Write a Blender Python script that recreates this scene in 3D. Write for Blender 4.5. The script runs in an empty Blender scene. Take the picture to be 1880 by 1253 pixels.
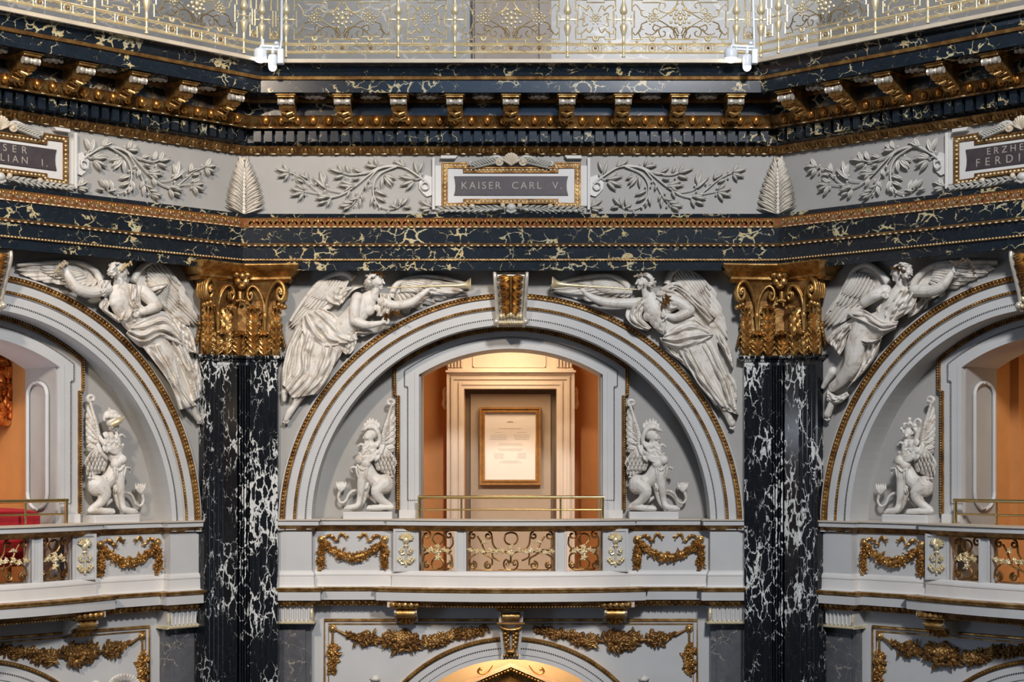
import bpy, bmesh, math, random
from math import pi, sin, cos, sqrt, atan2, radians
from mathutils import Vector, Matrix
S = bpy.context.scene
COL = S.collection
R_ = random.Random(7)
F, CX, YH, D = 3200.0, 938.0, 844.0, 32.0     # focal length in px, image x of the axis, horizon row, distance
W = 4.93                                      # half width of one face of the octagon (at v = 0)
Q = sqrt(0.5)

# ------------------------------------------------------------------ faces of the octagon
class Face:
    def __init__(s, ox, oy, rz, name):
        s.O = Vector((ox, oy)); s.rz = rz; s.name = name
        s.U = Vector((cos(rz), sin(rz))); s.V = Vector((sin(rz), -cos(rz)))
    def world(s, u, v, z):
        p = s.O + s.U*u + s.V*v
        return Vector((p.x, p.y, z))
    def P(s, x, y, v):                        # point of this face's plane v seen at photo pixel x, y
        dx, dz = (x-CX)/F, (YH-y)/F
        d = Vector((dx, 1.0)); c = Vector((0, -D))
        t = (v - (c-s.O).dot(s.V))/d.dot(s.V)
        X = c + d*t
        return ((X-s.O).dot(s.U), v, dz*t)
FC = Face(0, 0, 0, 'central')
FL = Face(-W-W*Q, -W*Q, pi/4, 'left')
FR = Face(W+W*Q, -W*Q, -pi/4, 'right')
FACES = {'central': FC, 'left': FL, 'right': FR}
def U(x, v=0.0): return (x-CX)/100*(D-v)/D
def Z(y, v=0.0): return (YH-y)/100*(D-v)/D

# ------------------------------------------------------------------ mesh collector, coordinates (u, v, z), v points into the hall
def vadd(a, b): return (a[0]+b[0], a[1]+b[1], a[2]+b[2])
def vsub(a, b): return (a[0]-b[0], a[1]-b[1], a[2]-b[2])
def vmul(a, k): return (a[0]*k, a[1]*k, a[2]*k)
def vcross(a, b): return (a[1]*b[2]-a[2]*b[1], a[2]*b[0]-a[0]*b[2], a[0]*b[1]-a[1]*b[0])
def vlen(a): return sqrt(a[0]*a[0]+a[1]*a[1]+a[2]*a[2])
def vnorm(a):
    l = vlen(a) or 1.0
    return (a[0]/l, a[1]/l, a[2]/l)
class M:
    def __init__(s): s.v = []; s.f = []; s.mi = []; s.cur = 0
    def face(s, *idx): s.f.append(idx); s.mi.append(s.cur)
    def quadgrid(s, rows, closeu=False, closev=False):
        b = len(s.v); n = len(rows); m = len(rows[0])
        for r in rows: s.v.extend(r)
        for i in range(n if closev else n-1):
            i2 = (i+1) % n
            for j in range(m if closeu else m-1):
                j2 = (j+1) % m
                s.face(b+i*m+j, b+i*m+j2, b+i2*m+j2, b+i2*m+j)
    def box(s, u0, u1, v0, v1, z0, z1):
        b = len(s.v)
        for z in (z0, z1):
            for (u, v) in ((u0, v0), (u1, v0), (u1, v1), (u0, v1)): s.v.append((u, v, z))
        for q in ((0,1,2,3), (4,5,6,7), (0,1,5,4), (1,2,6,5), (2,3,7,6), (3,0,4,7)): s.face(*[b+i for i in q])
    def bevbox(s, u0, u1, v0, v1, z0, z1, c=0.02):      # box whose front edges are chamfered
        s.prism([(u0, z0), (u1, z0), (u1, z1), (u0, z1)], v0, v1-c)
        b = len(s.v)
        for (u, z) in ((u0, z0), (u1, z0), (u1, z1), (u0, z1)): s.v.append((u, v1-c, z))
        for (u, z) in ((u0+c, z0+c), (u1-c, z0+c), (u1-c, z1-c), (u0+c, z1-c)): s.v.append((u, v1, z))
        for i in range(4): s.face(b+i, b+(i+1) % 4, b+4+(i+1) % 4, b+4+i)
        s.face(b+4, b+5, b+6, b+7)
    def frame(s, u0, u1, z0, z1, wd, va, vb):          # mitred rectangular frame
        O = [(u0, z0), (u1, z0), (u1, z1), (u0, z1)]; I = [(u0+wd, z0+wd), (u1-wd, z0+wd), (u1-wd, z1-wd), (u0+wd, z1-wd)]
        s.quadgrid([[(a, va, b) for (a, b) in O], [(a, vb, b) for (a, b) in O], [(a, vb, b) for (a, b) in I], [(a, va, b) for (a, b) in I]], closeu=True)
    def prism(s, poly, v0, v1, front=True, back=True):   # poly of (u, z)
        b = len(s.v); n = len(poly)
        for (u, z) in poly: s.v.append((u, v0, z))
        for (u, z) in poly: s.v.append((u, v1, z))
        for i in range(n): s.face(b+i, b+(i+1) % n, b+n+(i+1) % n, b+n+i)
        if back: s.face(*[b+i for i in range(n)])
        if front: s.face(*[b+n+i for i in range(n)])
    def plan(s, poly, z0, z1):                            # poly of (u, v), extruded upwards
        b = len(s.v); n = len(poly)
        for (u, v) in poly: s.v.append((u, v, z0))
        for (u, v) in poly: s.v.append((u, v, z1))
        for i in range(n): s.face(b+i, b+(i+1) % n, b+n+(i+1) % n, b+n+i)
        s.face(*[b+i for i in range(n)]); s.face(*[b+n+i for i in range(n)])
    def tube(s, pts, rad, n=7, flat=1.0, closed=False, cap=True, up=(0, 1, 0)):
        # tube along pts; flat < 1 squeezes it along "up"
        if not hasattr(rad, '__len__'): rad = [rad]*len(pts)
        rows = []; N = len(pts)
        for i, p in enumerate(pts):
            if closed: t = vsub(pts[(i+1) % N], pts[i-1])
            else: t = vsub(pts[min(i+1, N-1)], pts[max(i-1, 0)])
            t = vnorm(t)
            a = vcross(t, up)
            if vlen(a) < 0.05: a = vcross(t, (1, 0.1, 0.2))
            a = vnorm(a); c = vcross(a, t); r = max(rad[i], 1e-4)
            rows.append([vadd(p, vadd(vmul(a, r*cos(k*2*pi/n)), vmul(c, r*flat*sin(k*2*pi/n)))) for k in range(n)])
        b = len(s.v)
        s.quadgrid(rows, closeu=True, closev=closed)
        if cap and not closed:
            for (row0, p, sg) in ((0, pts[0], 0), (N-1, pts[-1], 1)):
                k0 = b+row0*n
                s.face(*[k0+k for k in range(n)])
    def ball(s, c, r, n=8, m=6, rot=None):
        if not hasattr(r, '__len__'): r = (r, r, r)
        rows = []
        def tr(x, y, z):
            if rot is not None:
                q = rot @ Vector((x, y, z)); x, y, z = q
            return (c[0]+x, c[1]+y, c[2]+z)
        for i in range(1, m):
            th = pi*i/m
            rows.append([tr(r[0]*sin(th)*cos(2*pi*k/n), r[1]*sin(th)*sin(2*pi*k/n), r[2]*cos(th)) for k in range(n)])
        b = len(s.v)
        s.quadgrid(rows, closeu=True)
        t0 = len(s.v); s.v.append(tr(0, 0, r[2])); s.v.append(tr(0, 0, -r[2]))
        for k in range(n):
            s.face(t0, b+k, b+(k+1) % n); s.face(t0+1, b+(m-2)*n+k, b+(m-2)*n+(k+1) % n)
    def sweep(s, prof, path, closed=False, closep=False):
        # prof [(out, z)], path [(u, v)] in plan, out is measured to the room side
        n = len(path); rows = []
        for i, p in enumerate(path):
            ds = []
            if i > 0 or closed: a = path[i-1]; ds.append((p[0]-a[0], p[1]-a[1]))
            if i < n-1 or closed: a = path[(i+1) % n]; ds.append((a[0]-p[0], a[1]-p[1]))
            ns = []
            for d in ds:
                l = sqrt(d[0]**2+d[1]**2) or 1; ns.append((-d[1]/l, d[0]/l))
            if len(ns) == 2:
                mx, my = ns[0][0]+ns[1][0], ns[0][1]+ns[1][1]
                k = 2/max(mx*mx+my*my, 0.3); mx *= k; my *= k
            else: mx, my = ns[0]
            rows.append([(p[0]+mx*o, p[1]+my*o, z) for (o, z) in prof])
        s.quadgrid(rows, closeu=closep, closev=closed)
    def arc(s, cu, cz, prof, a0, a1, n=48, closep=False):   # prof [(radius, v)] turned about (cu, cz)
        rows = []
        for i in range(n+1):
            a = radians(a0+(a1-a0)*i/n)
            rows.append([(cu+r*cos(a), v, cz+r*sin(a)) for (r, v) in prof])
        s.quadgrid(rows, closeu=closep)
    def add(s, o, fn=None, mat=None):
        b = len(s.v)
        s.v.extend([fn(p) for p in o.v] if fn else o.v)
        for f, m_ in zip(o.f, o.mi): s.f.append(tuple(b+i for i in f)); s.mi.append(m_ if mat is None else mat)
        return s
def mapped(m, fn): q = M(); q.add(m, fn); return q
def mirror(m): return mapped(m, lambda p: (-p[0], p[1], p[2]))

def make_mesh(name, m, mats, base=(0, 0, 0), smooth=False, angle=35):
    me = bpy.data.meshes.new(name)
    me.from_pydata([(p[0]-base[0], -(p[1]-base[1]), p[2]-base[2]) for p in m.v], [], m.f)
    if not isinstance(mats, (list, tuple)): mats = [mats]
    for x in mats: me.materials.append(x)
    if len(mats) > 1: me.polygons.foreach_set('material_index', m.mi)
    bm = bmesh.new(); bm.from_mesh(me)
    bmesh.ops.recalc_face_normals(bm, faces=bm.faces)
    bm.to_mesh(me); bm.free()
    if smooth:
        me.polygons.foreach_set('use_smooth', [True]*len(me.polygons))
        try: me.set_sharp_from_angle(angle=radians(angle))
        except Exception: pass
    me.update()
    return me
BASES = {}
def place(o, face, base):
    o.location = face.world(*base); o.rotation_euler = (0, 0, face.rz); BASES[o.name] = base
def tag(o, label=None, cat=None, group=None, kind=None):
    if label: o['label'] = label
    if cat: o['category'] = cat
    if group: o['group'] = group
    if kind: o['kind'] = kind
    return o
PUSH = [0.0]
def pushed(p):                               # slide a point away from the camera axis point-for-point in depth
    if not PUSH[0]: return tuple(p)
    k = (D-p[1]-PUSH[0])/(D-p[1]); return (p[0]*k, p[1]+PUSH[0], p[2]*k)
def thing(name, label, cat, base, face=FC, group=None):
    base = pushed(base)
    o = bpy.data.objects.new(name, None); COL.objects.link(o); o.empty_display_size = 0.2
    place(o, face, base); return tag(o, label, cat, group)
def part(name, m, mats, parent, smooth=False, label=None, angle=62, base=None):
    root = parent
    while root.parent: root = root.parent
    if 'bead' in name or 'row' in name: angle = 85
    b = BASES[root.name]
    if PUSH[0]: m = mapped(m, pushed)
    o = bpy.data.objects.new(name, make_mesh(name, m, mats, b, smooth, angle)); COL.objects.link(o)
    o.parent = parent
    if label: o['label'] = label
    return o
def solo(name, m, mats, label, cat, base=(0, 0, 0), face=FC, group=None, smooth=False, angle=35):
    o = bpy.data.objects.new(name, make_mesh(name, m, mats, base, smooth, angle)); COL.objects.link(o)
    place(o, face, base); return tag(o, label, cat, group)
def struct(name, m, mats, face=FC, base=(0, 0, 0), smooth=False, parent=None):
    o = bpy.data.objects.new(name, make_mesh(name, m, mats, base, smooth)); COL.objects.link(o)
    if parent: o.parent = parent
    else: place(o, face, base); o['kind'] = 'structure'
    return o
def copy_tree(o, parent=None):
    c = o.copy(); COL.objects.link(c)
    if parent is not None: c.parent = parent
    for ch in list(o.children): copy_tree(ch, c)
    return c
def dup(root, face, label, base=None, group=None, mirror_u=False):
    b = base or BASES[root.name]
    c = copy_tree(root)
    c.location = face.world(*b); c.rotation_euler = (0, 0, face.rz); BASES[c.name] = b
    if mirror_u: c.scale = (-1, 1, 1)
    c['label'] = label
    if group: c['group'] = group
    return c

# ------------------------------------------------------------------ materials
def newmat(name):
    m = bpy.data.materials.new(name); m.use_nodes = True
    nt = m.node_tree; b = nt.nodes['Principled BSDF']
    return m, nt, b
def N(nt, t, **k):
    n = nt.nodes.new(t)
    for a, v in k.items(): setattr(n, a, v)
    return n
def coords(nt, scale=(1, 1, 1), rot=(0, 0, 0)):
    tc = N(nt, 'ShaderNodeTexCoord'); mp = N(nt, 'ShaderNodeMapping')
    nt.links.new(tc.outputs['Object'], mp.inputs['Vector'])
    mp.inputs['Scale'].default_value = scale; mp.inputs['Rotation'].default_value = rot
    return mp.outputs['Vector']
def noise(nt, vec, scale, detail=3, rough=0.5, dist=0.0):
    n = N(nt, 'ShaderNodeTexNoise'); n.inputs['Scale'].default_value = scale
    n.inputs['Detail'].default_value = detail; n.inputs['Roughness'].default_value = rough
    n.inputs['Distortion'].default_value = dist
    nt.links.new(vec, n.inputs['Vector']); return n
def ramp(nt, fac, stops):
    r = N(nt, 'ShaderNodeValToRGB'); nt.links.new(fac, r.inputs['Fac'])
    e = r.color_ramp.elements
    while len(e) < len(stops): e.new(0.5)
    for el, (p, c) in zip(e, stops):
        el.position = p; el.color = (c, c, c, 1) if not hasattr(c, '__len__') else (*c, 1)
    return r.outputs['Color']
def bump(nt, b, h, strength, dist=0.02):
    n = N(nt, 'ShaderNodeBump'); n.inputs['Strength'].default_value = strength; n.inputs['Distance'].default_value = dist
    nt.links.new(h, n.inputs['Height']); nt.links.new(n.outputs['Normal'], b.inputs['Normal'])
def plain(name, col, rough=0.6, var=0.08, vscale=2.0, metallic=0.0, bmp=0.0, bscale=30, emit=None, spec=None):
    m, nt, b = newmat(name); v = coords(nt)
    n = noise(nt, v, vscale, 4, 0.6)
    lo = tuple(c*(1-var) for c in col); hi = tuple(min(1, c*(1+var)) for c in col)
    nt.links.new(ramp(nt, n.outputs['Fac'], [(0.3, lo), (0.7, hi)]), b.inputs['Base Color'])
    b.inputs['Roughness'].default_value = rough; b.inputs['Metallic'].default_value = metallic
    if spec is not None: b.inputs['Specular IOR Level'].default_value = spec
    if bmp:
        n2 = noise(nt, v, bscale, 3, 0.6); bump(nt, b, n2.outputs['Fac'], bmp)
    if emit:
        b.inputs['Emission Color'].default_value = (*emit[0], 1); b.inputs['Emission Strength'].default_value = emit[1]
    return m
def gilt(name, c1, c2, c3, rough=0.36, scale=5, bmp=0.25, metallic=0.85):
    m, nt, b = newmat(name); v = coords(nt)
    n = noise(nt, v, scale, 5, 0.65)
    nt.links.new(ramp(nt, n.outputs['Fac'], [(0.32, c1), (0.5, c2), (0.7, c3)]), b.inputs['Base Color'])
    b.inputs['Metallic'].default_value = metallic
    nt.links.new(ramp(nt, n.outputs['Fac'], [(0.3, rough+0.15), (0.7, rough-0.06)]), b.inputs['Roughness'])
    n2 = noise(nt, v, 38, 4, 0.6); bump(nt, b, n2.outputs['Fac'], bmp, 0.015)
    return m
def marble(name, dark, vein, vscale, width, mask_lo, mask_hi, rot=(0, 0, 0), stretch=(1, 1, 1), rough=0.16, distort=0.25, vein2=None, maskscale=0.8, speck=0.0, dvar=1.6):
    m, nt, b = newmat(name); v = coords(nt, stretch, rot)
    L = nt.links
    nz = noise(nt, v, vscale*0.9, 4, 0.6)
    sub = N(nt, 'ShaderNodeVectorMath', operation='SUBTRACT'); L.new(nz.outputs['Color'], sub.inputs[0]); sub.inputs[1].default_value = (0.5, 0.5, 0.5)
    scl = N(nt, 'ShaderNodeVectorMath', operation='SCALE'); L.new(sub.outputs[0], scl.inputs[0]); scl.inputs['Scale'].default_value = distort
    ad = N(nt, 'ShaderNodeVectorMath', operation='ADD'); L.new(v, ad.inputs[0]); L.new(scl.outputs[0], ad.inputs[1])
    vo = N(nt, 'ShaderNodeTexVoronoi', feature='DISTANCE_TO_EDGE'); vo.inputs['Scale'].default_value = vscale; vo.inputs['Randomness'].default_value = 1
    L.new(ad.outputs[0], vo.inputs['Vector'])
    mk = noise(nt, v, maskscale, 3, 0.55, 0.4)
    mk2 = noise(nt, v, vscale*1.7, 3, 0.6)
    mm = N(nt, 'ShaderNodeMath', operation='MULTIPLY_ADD'); L.new(mk2.outputs['Fac'], mm.inputs[0]); mm.inputs[1].default_value = 0.35; L.new(mk.outputs['Fac'], mm.inputs[2])
    wd = N(nt, 'ShaderNodeMapRange'); L.new(mm.outputs[0], wd.inputs['Value'])
    wd.inputs['From Min'].default_value = mask_lo+0.175; wd.inputs['From Max'].default_value = mask_hi+0.175
    wd.inputs['To Min'].default_value = 0.0; wd.inputs['To Max'].default_value = width
    sb = N(nt, 'ShaderNodeMath', operation='SUBTRACT'); L.new(wd.outputs[0], sb.inputs[0]); L.new(vo.outputs['Distance'], sb.inputs[1])
    mr = N(nt, 'ShaderNodeMapRange'); L.new(sb.outputs[0], mr.inputs['Value'])
    mr.inputs['From Min'].default_value = -0.006; mr.inputs['From Max'].default_value = max(0.01, width*0.3)
    base = ramp(nt, nz.outputs['Fac'], [(0.3, dark), (0.75, tuple(c*dvar for c in dark))])
    if vein2: vc = ramp(nt, mk2.outputs['Fac'], [(0.4, vein), (0.6, vein2)])
    else: vc = None
    mx = N(nt, 'ShaderNodeMix', data_type='RGBA'); L.new(mr.outputs[0], mx.inputs['Factor']); L.new(base, mx.inputs['A'])
    if vc is not None: L.new(vc, mx.inputs['B'])
    else: mx.inputs['B'].default_value = (*vein, 1)
    L.new(mx.outputs['Result'], b.inputs['Base Color'])
    b.inputs['Roughness'].default_value = rough
    return m
MAT = {}
MAT['plaster'] = plain('grey_plaster', (0.38, 0.365, 0.335), 0.62, 0.06, 1.3)
MAT['paint'] = plain('light_grey_paint', (0.55, 0.545, 0.525), 0.55, 0.04, 1.6)
MAT['white'] = plain('warm_white_paint', (0.66, 0.64, 0.60), 0.5, 0.04, 2)
def stained(name, lo, mid, hi, rough=.5):
    m, nt, b = newmat(name); v = coords(nt); n = noise(nt, v, 4.5, 6, 0.68, .6)
    nt.links.new(ramp(nt, n.outputs['Fac'], [(0.33, lo), (0.47, mid), (0.72, hi)]), b.inputs['Base Color'])
    b.inputs['Roughness'].default_value = rough; n2 = noise(nt, v, 22, 3, 0.6); bump(nt, b, n2.outputs['Fac'], .14); return m
MAT['stucco'] = stained('white_stucco', (0.46, 0.38, 0.30), (0.70, 0.65, 0.57), (0.78, 0.75, 0.69))
MAT['cream_edge'] = plain('cream_edge_paint', (0.58, 0.50, 0.40), 0.5, 0.08, 3)
MAT['leafstucco'] = plain('grey_white_stucco', (0.58, 0.56, 0.50), 0.45, 0.12, 6, bmp=0.1)
MAT['creamleaf'] = plain('cream_stucco', (0.74, 0.69, 0.60), 0.5, 0.14, 5, bmp=0.1)
MAT['gold'] = gilt('antique_gilding', (0.20, 0.09, 0.025), (0.48, 0.26, 0.075), (0.86, 0.58, 0.24))
MAT['goldb'] = gilt('brown_gilding', (0.12, 0.055, 0.018), (0.27, 0.135, 0.040), (0.52, 0.32, 0.11), rough=0.45, metallic=0.75)
MAT['goldp'] = gilt('pale_gilding', (0.70, 0.56, 0.31), (0.84, 0.71, 0.44), (0.95, 0.87, 0.64), rough=0.36, metallic=0.55)
MAT['egg'] = gilt('orange_gilding', (0.50, 0.17, 0.025), (0.68, 0.27, 0.05), (0.85, 0.42, 0.10), rough=0.3)
MAT['silver'] = plain('silvered_stucco', (0.62, 0.57, 0.48), 0.35, 0.2, 10, metallic=0.4)
MAT['brass'] = plain('polished_brass', (0.70, 0.50, 0.20), 0.22, 0.1, 2, metallic=1)
MAT['navy'] = marble('portoro_marble', (0.008, 0.012, 0.017), (0.52, 0.50, 0.34), 4.6, 0.11, 0.48, 0.70, rough=0.17, distort=0.3, vein2=(0.55, 0.42, 0.20), maskscale=1.6, rot=(0.2, 0.5, 0.1), stretch=(1, 1, 1.2))
MAT['black'] = marble('black_white_marble', (0.006, 0.007, 0.009), (0.68, 0.68, 0.64), 3.8, 0.14, 0.435, 0.70, rot=(0.1, -0.75, 0.1), stretch=(1.9, 1.4, 0.85), rough=0.16, distort=0.5, maskscale=1.0)
MAT['grey'] = marble('grey_marble', (0.085, 0.085, 0.09), (0.38, 0.33, 0.26), 3.5, 0.03, 0.46, 0.7, rough=0.2, distort=0.4, maskscale=1.2)
MAT['greyl'] = marble('pale_grey_marble', (0.20, 0.198, 0.19), (0.38, 0.37, 0.35), 1.6, 0.06, 0.42, 0.7, rough=0.35, distort=0.5, dvar=1.3)
MAT['orange'] = plain('ochre_wall_covering', (0.52, 0.225, 0.065), 0.7, 0.06, 3)
MAT['peach'] = plain('warm_stone', (0.70, 0.56, 0.42), 0.6, 0.05, 2)
MAT['taupe'] = plain('taupe_panel', (0.42, 0.31, 0.21), 0.7, 0.05, 2)
MAT['taupedark'] = plain('dark_taupe', (0.17, 0.12, 0.08), 0.7, 0.05, 2)  # dark brown; on the doorcase niche it is painted-in shade
MAT['slate'] = plain('dark_inscription_slab', (0.055, 0.042, 0.045), 0.5, 0.2, 6)
MAT['letter'] = plain('faded_gold_lettering', (0.36, 0.31, 0.26), 0.5, 0.15, 20)
MAT['paper'] = plain('cream_paper', (0.85, 0.74, 0.62), 0.6, 0.02, 2)
MAT['ink'] = plain('pale_brown_ink', (0.42, 0.32, 0.24), 0.7, 0.05, 2)
MAT['frame'] = plain('gilt_oak', (0.36, 0.16, 0.035), 0.4, 0.25, 7, metallic=0.35)
MAT['red'] = plain('red_velvet', (0.36, 0.008, 0.012), 0.85, 0.15, 5)
MAT['lamp'] = plain('white_enamel', (0.75, 0.80, 0.84), 0.35, 0.03, 3)
MAT['glow'] = plain('lit_lens', (1, 1, 1), 0.4, 0.01, 3, emit=((1.0, 0.95, 0.88), 9))
MAT['glow2'] = plain('dim_lens', (0.95, 0.97, 1), 0.4, 0.01, 3, emit=((0.9, 0.95, 1.0), 1.2))
MAT['darkline'] = plain('dark_bead', (0.10, 0.09, 0.08), 0.5, 0.2, 8)
MAT['tan'] = plain('pale_stone_fillet', (0.62, 0.52, 0.38), 0.45, 0.12, 3)
MAT['redgreen'] = gilt('polychrome_gilding', (0.30, 0.05, 0.02), (0.50, 0.22, 0.08), (0.25, 0.24, 0.06), rough=0.45, scale=9, metallic=0.5)
MAT['box'] = plain('dark_blue_plastic', (0.01, 0.015, 0.03), 0.3, 0.05, 3)
# ------------------------------------------------------------------ shared ornament generators
def to_c(face):                              # face-local (u, v, z) -> central coordinates
    def fn(p):
        X = face.world(*p); return (X.x, -X.y, X.z)
    return fn
PATH = [(-W-2*W*Q, 2*W*Q), (-W, 0.0), (W, 0.0), (W+2*W*Q, 2*W*Q)]
def rows_along(out, spacing, half=False, lim=6.3):    # (face, u) of every repeat on the three faces
    e = W-0.414*out
    n = int(e/spacing+0.02); res = []
    for face in (FC, FL, FR):
        for k in range(-n-1, n+1):
            u = (k+0.5)*spacing if half else (k+1)*spacing
            if abs(u) > e-spacing*0.2: continue
            if face is FL and u < e-lim: continue
            if face is FR and u > -e+lim: continue
            res.append((face, u))
    return res
def leaf3(m, base, tip, width, fn, thick=0.012, lift=0.03, n=5):
    # pointed leaf as a keeled blade; base, tip 2-D in (a, b); fn maps (a, b, out)
    ax, ay = tip[0]-base[0], tip[1]-base[1]; L = sqrt(ax*ax+ay*ay) or 1e-6; ax /= L; ay /= L
    rows = []
    for i in range(n+1):
        t = i/n; w = width*sin(pi*min(1, t*0.93+0.07))**0.8*(1-0.25*t); w = max(w, 0.002)
        o = lift*sin(pi*(0.15+0.8*t))
        cx_, cy_ = base[0]+ax*L*t, base[1]+ay*L*t
        px, py = -ay, ax
        rows.append([fn(cx_-px*w, cy_-py*w, o*0.35), fn(cx_-px*w*.5, cy_-py*w*.5, o+thick*1.2), fn(cx_, cy_, o+thick*0.5),
                     fn(cx_+px*w*.5, cy_+py*w*.5, o+thick*1.2), fn(cx_+px*w, cy_+py*w, o*0.35), fn(cx_, cy_, o-thick)])
    m.quadgrid(rows, closeu=True)
def acanthus(m, fn, L, wd, lobes=4, curl=0.12, out0=0.03, ns=26, nt=12, belly=0.05, curl_at=0.8):
    # acanthus leaf: fn maps (across, up, out); the tip rolls forward over the last part
    rows = []
    for i in range(ns+1):
        s_ = i/ns
        if s_ < curl_at: up = s_/curl_at*L; out = out0+belly*sin(s_/curl_at*pi*0.5); 
        else:
            a = (s_-curl_at)/(1-curl_at)*pi*1.15; r = curl*0.5
            up = L+r*sin(a)*0.9; out = out0+belly+r*(1-cos(a))
        env = (sin(pi*(0.2+0.68*s_))**0.7)*wd
        ph = (s_*lobes) % 1.0
        w = env*(0.72+0.32*abs(sin(pi*ph))**0.7)
        row = []
        for j in range(nt+1):
            t = -1+2*j/nt
            rid = 0.022*cos(t*pi*3.0)*(wd/0.18)
            lob = 0.03*sin(2*pi*(s_*lobes-abs(t)*0.8))*abs(t)*(wd/0.18)
            keel = 0.03*(1-abs(t))**2*(wd/0.18)
            droop = -0.35*wd*abs(t)**2.2
            row.append(fn(t*w, up+abs(t)*L*0.05*(1 if s_ < .8 else -1), out+rid+lob+keel+droop*0.4))
        rows.append(row)
    m.quadgrid(rows)
    # back sheet so the leaf has thickness
    m.quadgrid([[(p[0], p[1], p[2]) for p in r] for r in [[fn(0, 0, 0)]*2]*2])
def spiral(cu, cz, r, turns, a0, v, sgn=1, n=26, rise=0.0, shrink=0.85):
    pts = []
    for i in range(n+1):
        t = i/n; a = a0+sgn*turns*2*pi*t; rr = r*(1-shrink*t)
        pts.append((cu+rr*cos(a), v+rise*t, cz+rr*sin(a)))
    return pts
def bez(p0, p1, p2, n=10):
    return [tuple((1-t)**2*a+2*t*(1-t)*b+t*t*c for a, b, c in zip(p0, p1, p2)) for t in [i/n for i in range(n+1)]]
def smooth_path(pts, n=5):                  # Catmull-Rom through points of any dimension
    out = []
    for i in range(len(pts)-1):
        p0 = pts[max(i-1, 0)]; p1 = pts[i]; p2 = pts[i+1]; p3 = pts[min(i+2, len(pts)-1)]
        for k in range(n):
            t = k/n
            out.append(tuple(0.5*(2*b+(c-a)*t+(2*a-5*b+4*c-d)*t*t+(-a+3*b-3*c+d)*t**3) for a, b, c, d in zip(p0, p1, p2, p3)))
    out.append(tuple(pts[-1])); return out

# ------------------------------------------------------------------ entablature (profile heights measured at their own depth)
def pz(pairs): return [(v, Z(y, v)) for (v, y) in pairs]      # [(v, photo row)] -> profile
ent = thing('entablature', 'dark veined marble entablature band with gilt beads running below the grey frieze', 'entablature', (0, 0, 3.4))
m = M()
m.sweep(pz([(-0.75, 497), (0.0, 497), (0.0, 479.5)]) + pz([(0.02, 475), (0.03, 475), (0.03, 453.5)]) + pz([(0.05, 447.5), (0.06, 447), (0.06, 419)]) + pz([(0.0, 410), (0.16, 399.5), (0.17, 393), (-0.1, 392)]), PATH)
part('marble_fascia', m, MAT['navy'], ent)
m = M()
m.sweep(pz([(0.0, 479.5), (0.035, 479), (0.035, 475.5), (0.02, 475)]), PATH)
m.sweep(pz([(0.03, 453.5), (0.06, 452), (0.075, 448.5), (0.06, 447)]), PATH)
part('gilt_fillet', m, MAT['goldb'], ent)
for (out, y, sp, r) in ((0.045, 477.3, 0.062, 0.016), (0.075, 451.5, 0.12, 0.018)):
    m = M(); unit = M()
    if sp < 0.1: unit.ball((0, 0, 0), r*1.1, 6, 4)
    else: unit.ball((0, 0, 0), (r*1.9, r, r*0.9), 6, 4)
    for (f, u) in rows_along(out, sp):
        fn = to_c(f); zz = Z(y, out)
        m.add(unit, lambda p, u=u, fn=fn, zz=zz, out=out: fn((p[0]+u, p[1]+out+0.01, p[2]+zz)))
    part('bead_row', m, MAT['goldp'] if sp < 0.1 else MAT['tan'], ent, smooth=True)
m = M(); m.sweep(pz([(0.06, 419), (0.075, 417), (0.09, 414), (0.13, 403), (0.15, 400)]), PATH)
part('leaf_molding', m, MAT['redgreen'], ent)
m = M(); u1 = M()
u1.tube([(0.085*cos(a), 0, 0.062*sin(a)-0.01) for a in [pi*k/8 for k in range(9)]], 0.016, 5)
u2 = M()
u2.ball((0.06, 0, -0.075), (0.05, 0.016, 0.014), 6, 4); u2.ball((-0.06, 0, -0.075), (0.05, 0.016, 0.014), 6, 4)
m2 = M(); m3 = M(); u3 = M(); u3.ball((0, 0, 0), (0.022, 0.02, 0.045), 6, 4)
for sx in (-1, 1): u3.ball((sx*0.055, 0, 0.02), (0.018, 0.015, 0.03), 6, 4)
for (f, u) in rows_along(0.1, 0.235):
    fn = to_c(f)
    m.add(u1, lambda p: fn((p[0]+u, 0.115, p[2]+Z(411, 0.115))))
    m2.add(u2, lambda p: fn((p[0]+u, 0.09+p[1], p[2]+Z(409.5, 0.1))))
    m3.add(u3, lambda p: fn((p[0]+u, 0.125+p[1], p[2]+Z(407, 0.12))))
part('shell_row', m, MAT['tan'], ent, smooth=True); part('reel_row', m2, MAT['goldp'], ent, smooth=True)
part('palmette_row', m3, MAT['gold'], ent, smooth=True)

cor = thing('cornice', 'deep projecting black marble cornice with gilt scroll brackets, egg band and dentils', 'cornice', (0, 0, 6.4))
m = M()
m.sweep(pz([(0.22, 268), (0.26, 262.5), (0.26, 238), (0.50, 236)]), PATH)
m.sweep(pz([(0.60, 212), (0.60, 181)]), PATH)
m.sweep([(0.60, 6.478), (1.25, 6.478), (1.25, Z(148, 1.25))], PATH)
m.sweep([(1.29, Z(140, 1.29))] + [(1.30+0.17*(1-cos(t*pi/2)), Z(139, 1.3)+(Z(116, 1.47)-Z(139, 1.3))*sin(t*pi/2)) for t in (0, .2, .4, .6, .8, 1)] , PATH)
part('marble_corona', m, MAT['navy'], cor)
m = M(); u = M(); u.box(-0.068, 0.068, 0.2, 0.40, Z(262, .3), Z(241, .3))
for (f, uu) in rows_along(0.4, 0.2): 
    fn = to_c(f); m.add(u, lambda p: fn((p[0]+uu, p[1], p[2])))
part('dentil_row', m, MAT['navy'], cor)
m = M()
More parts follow.
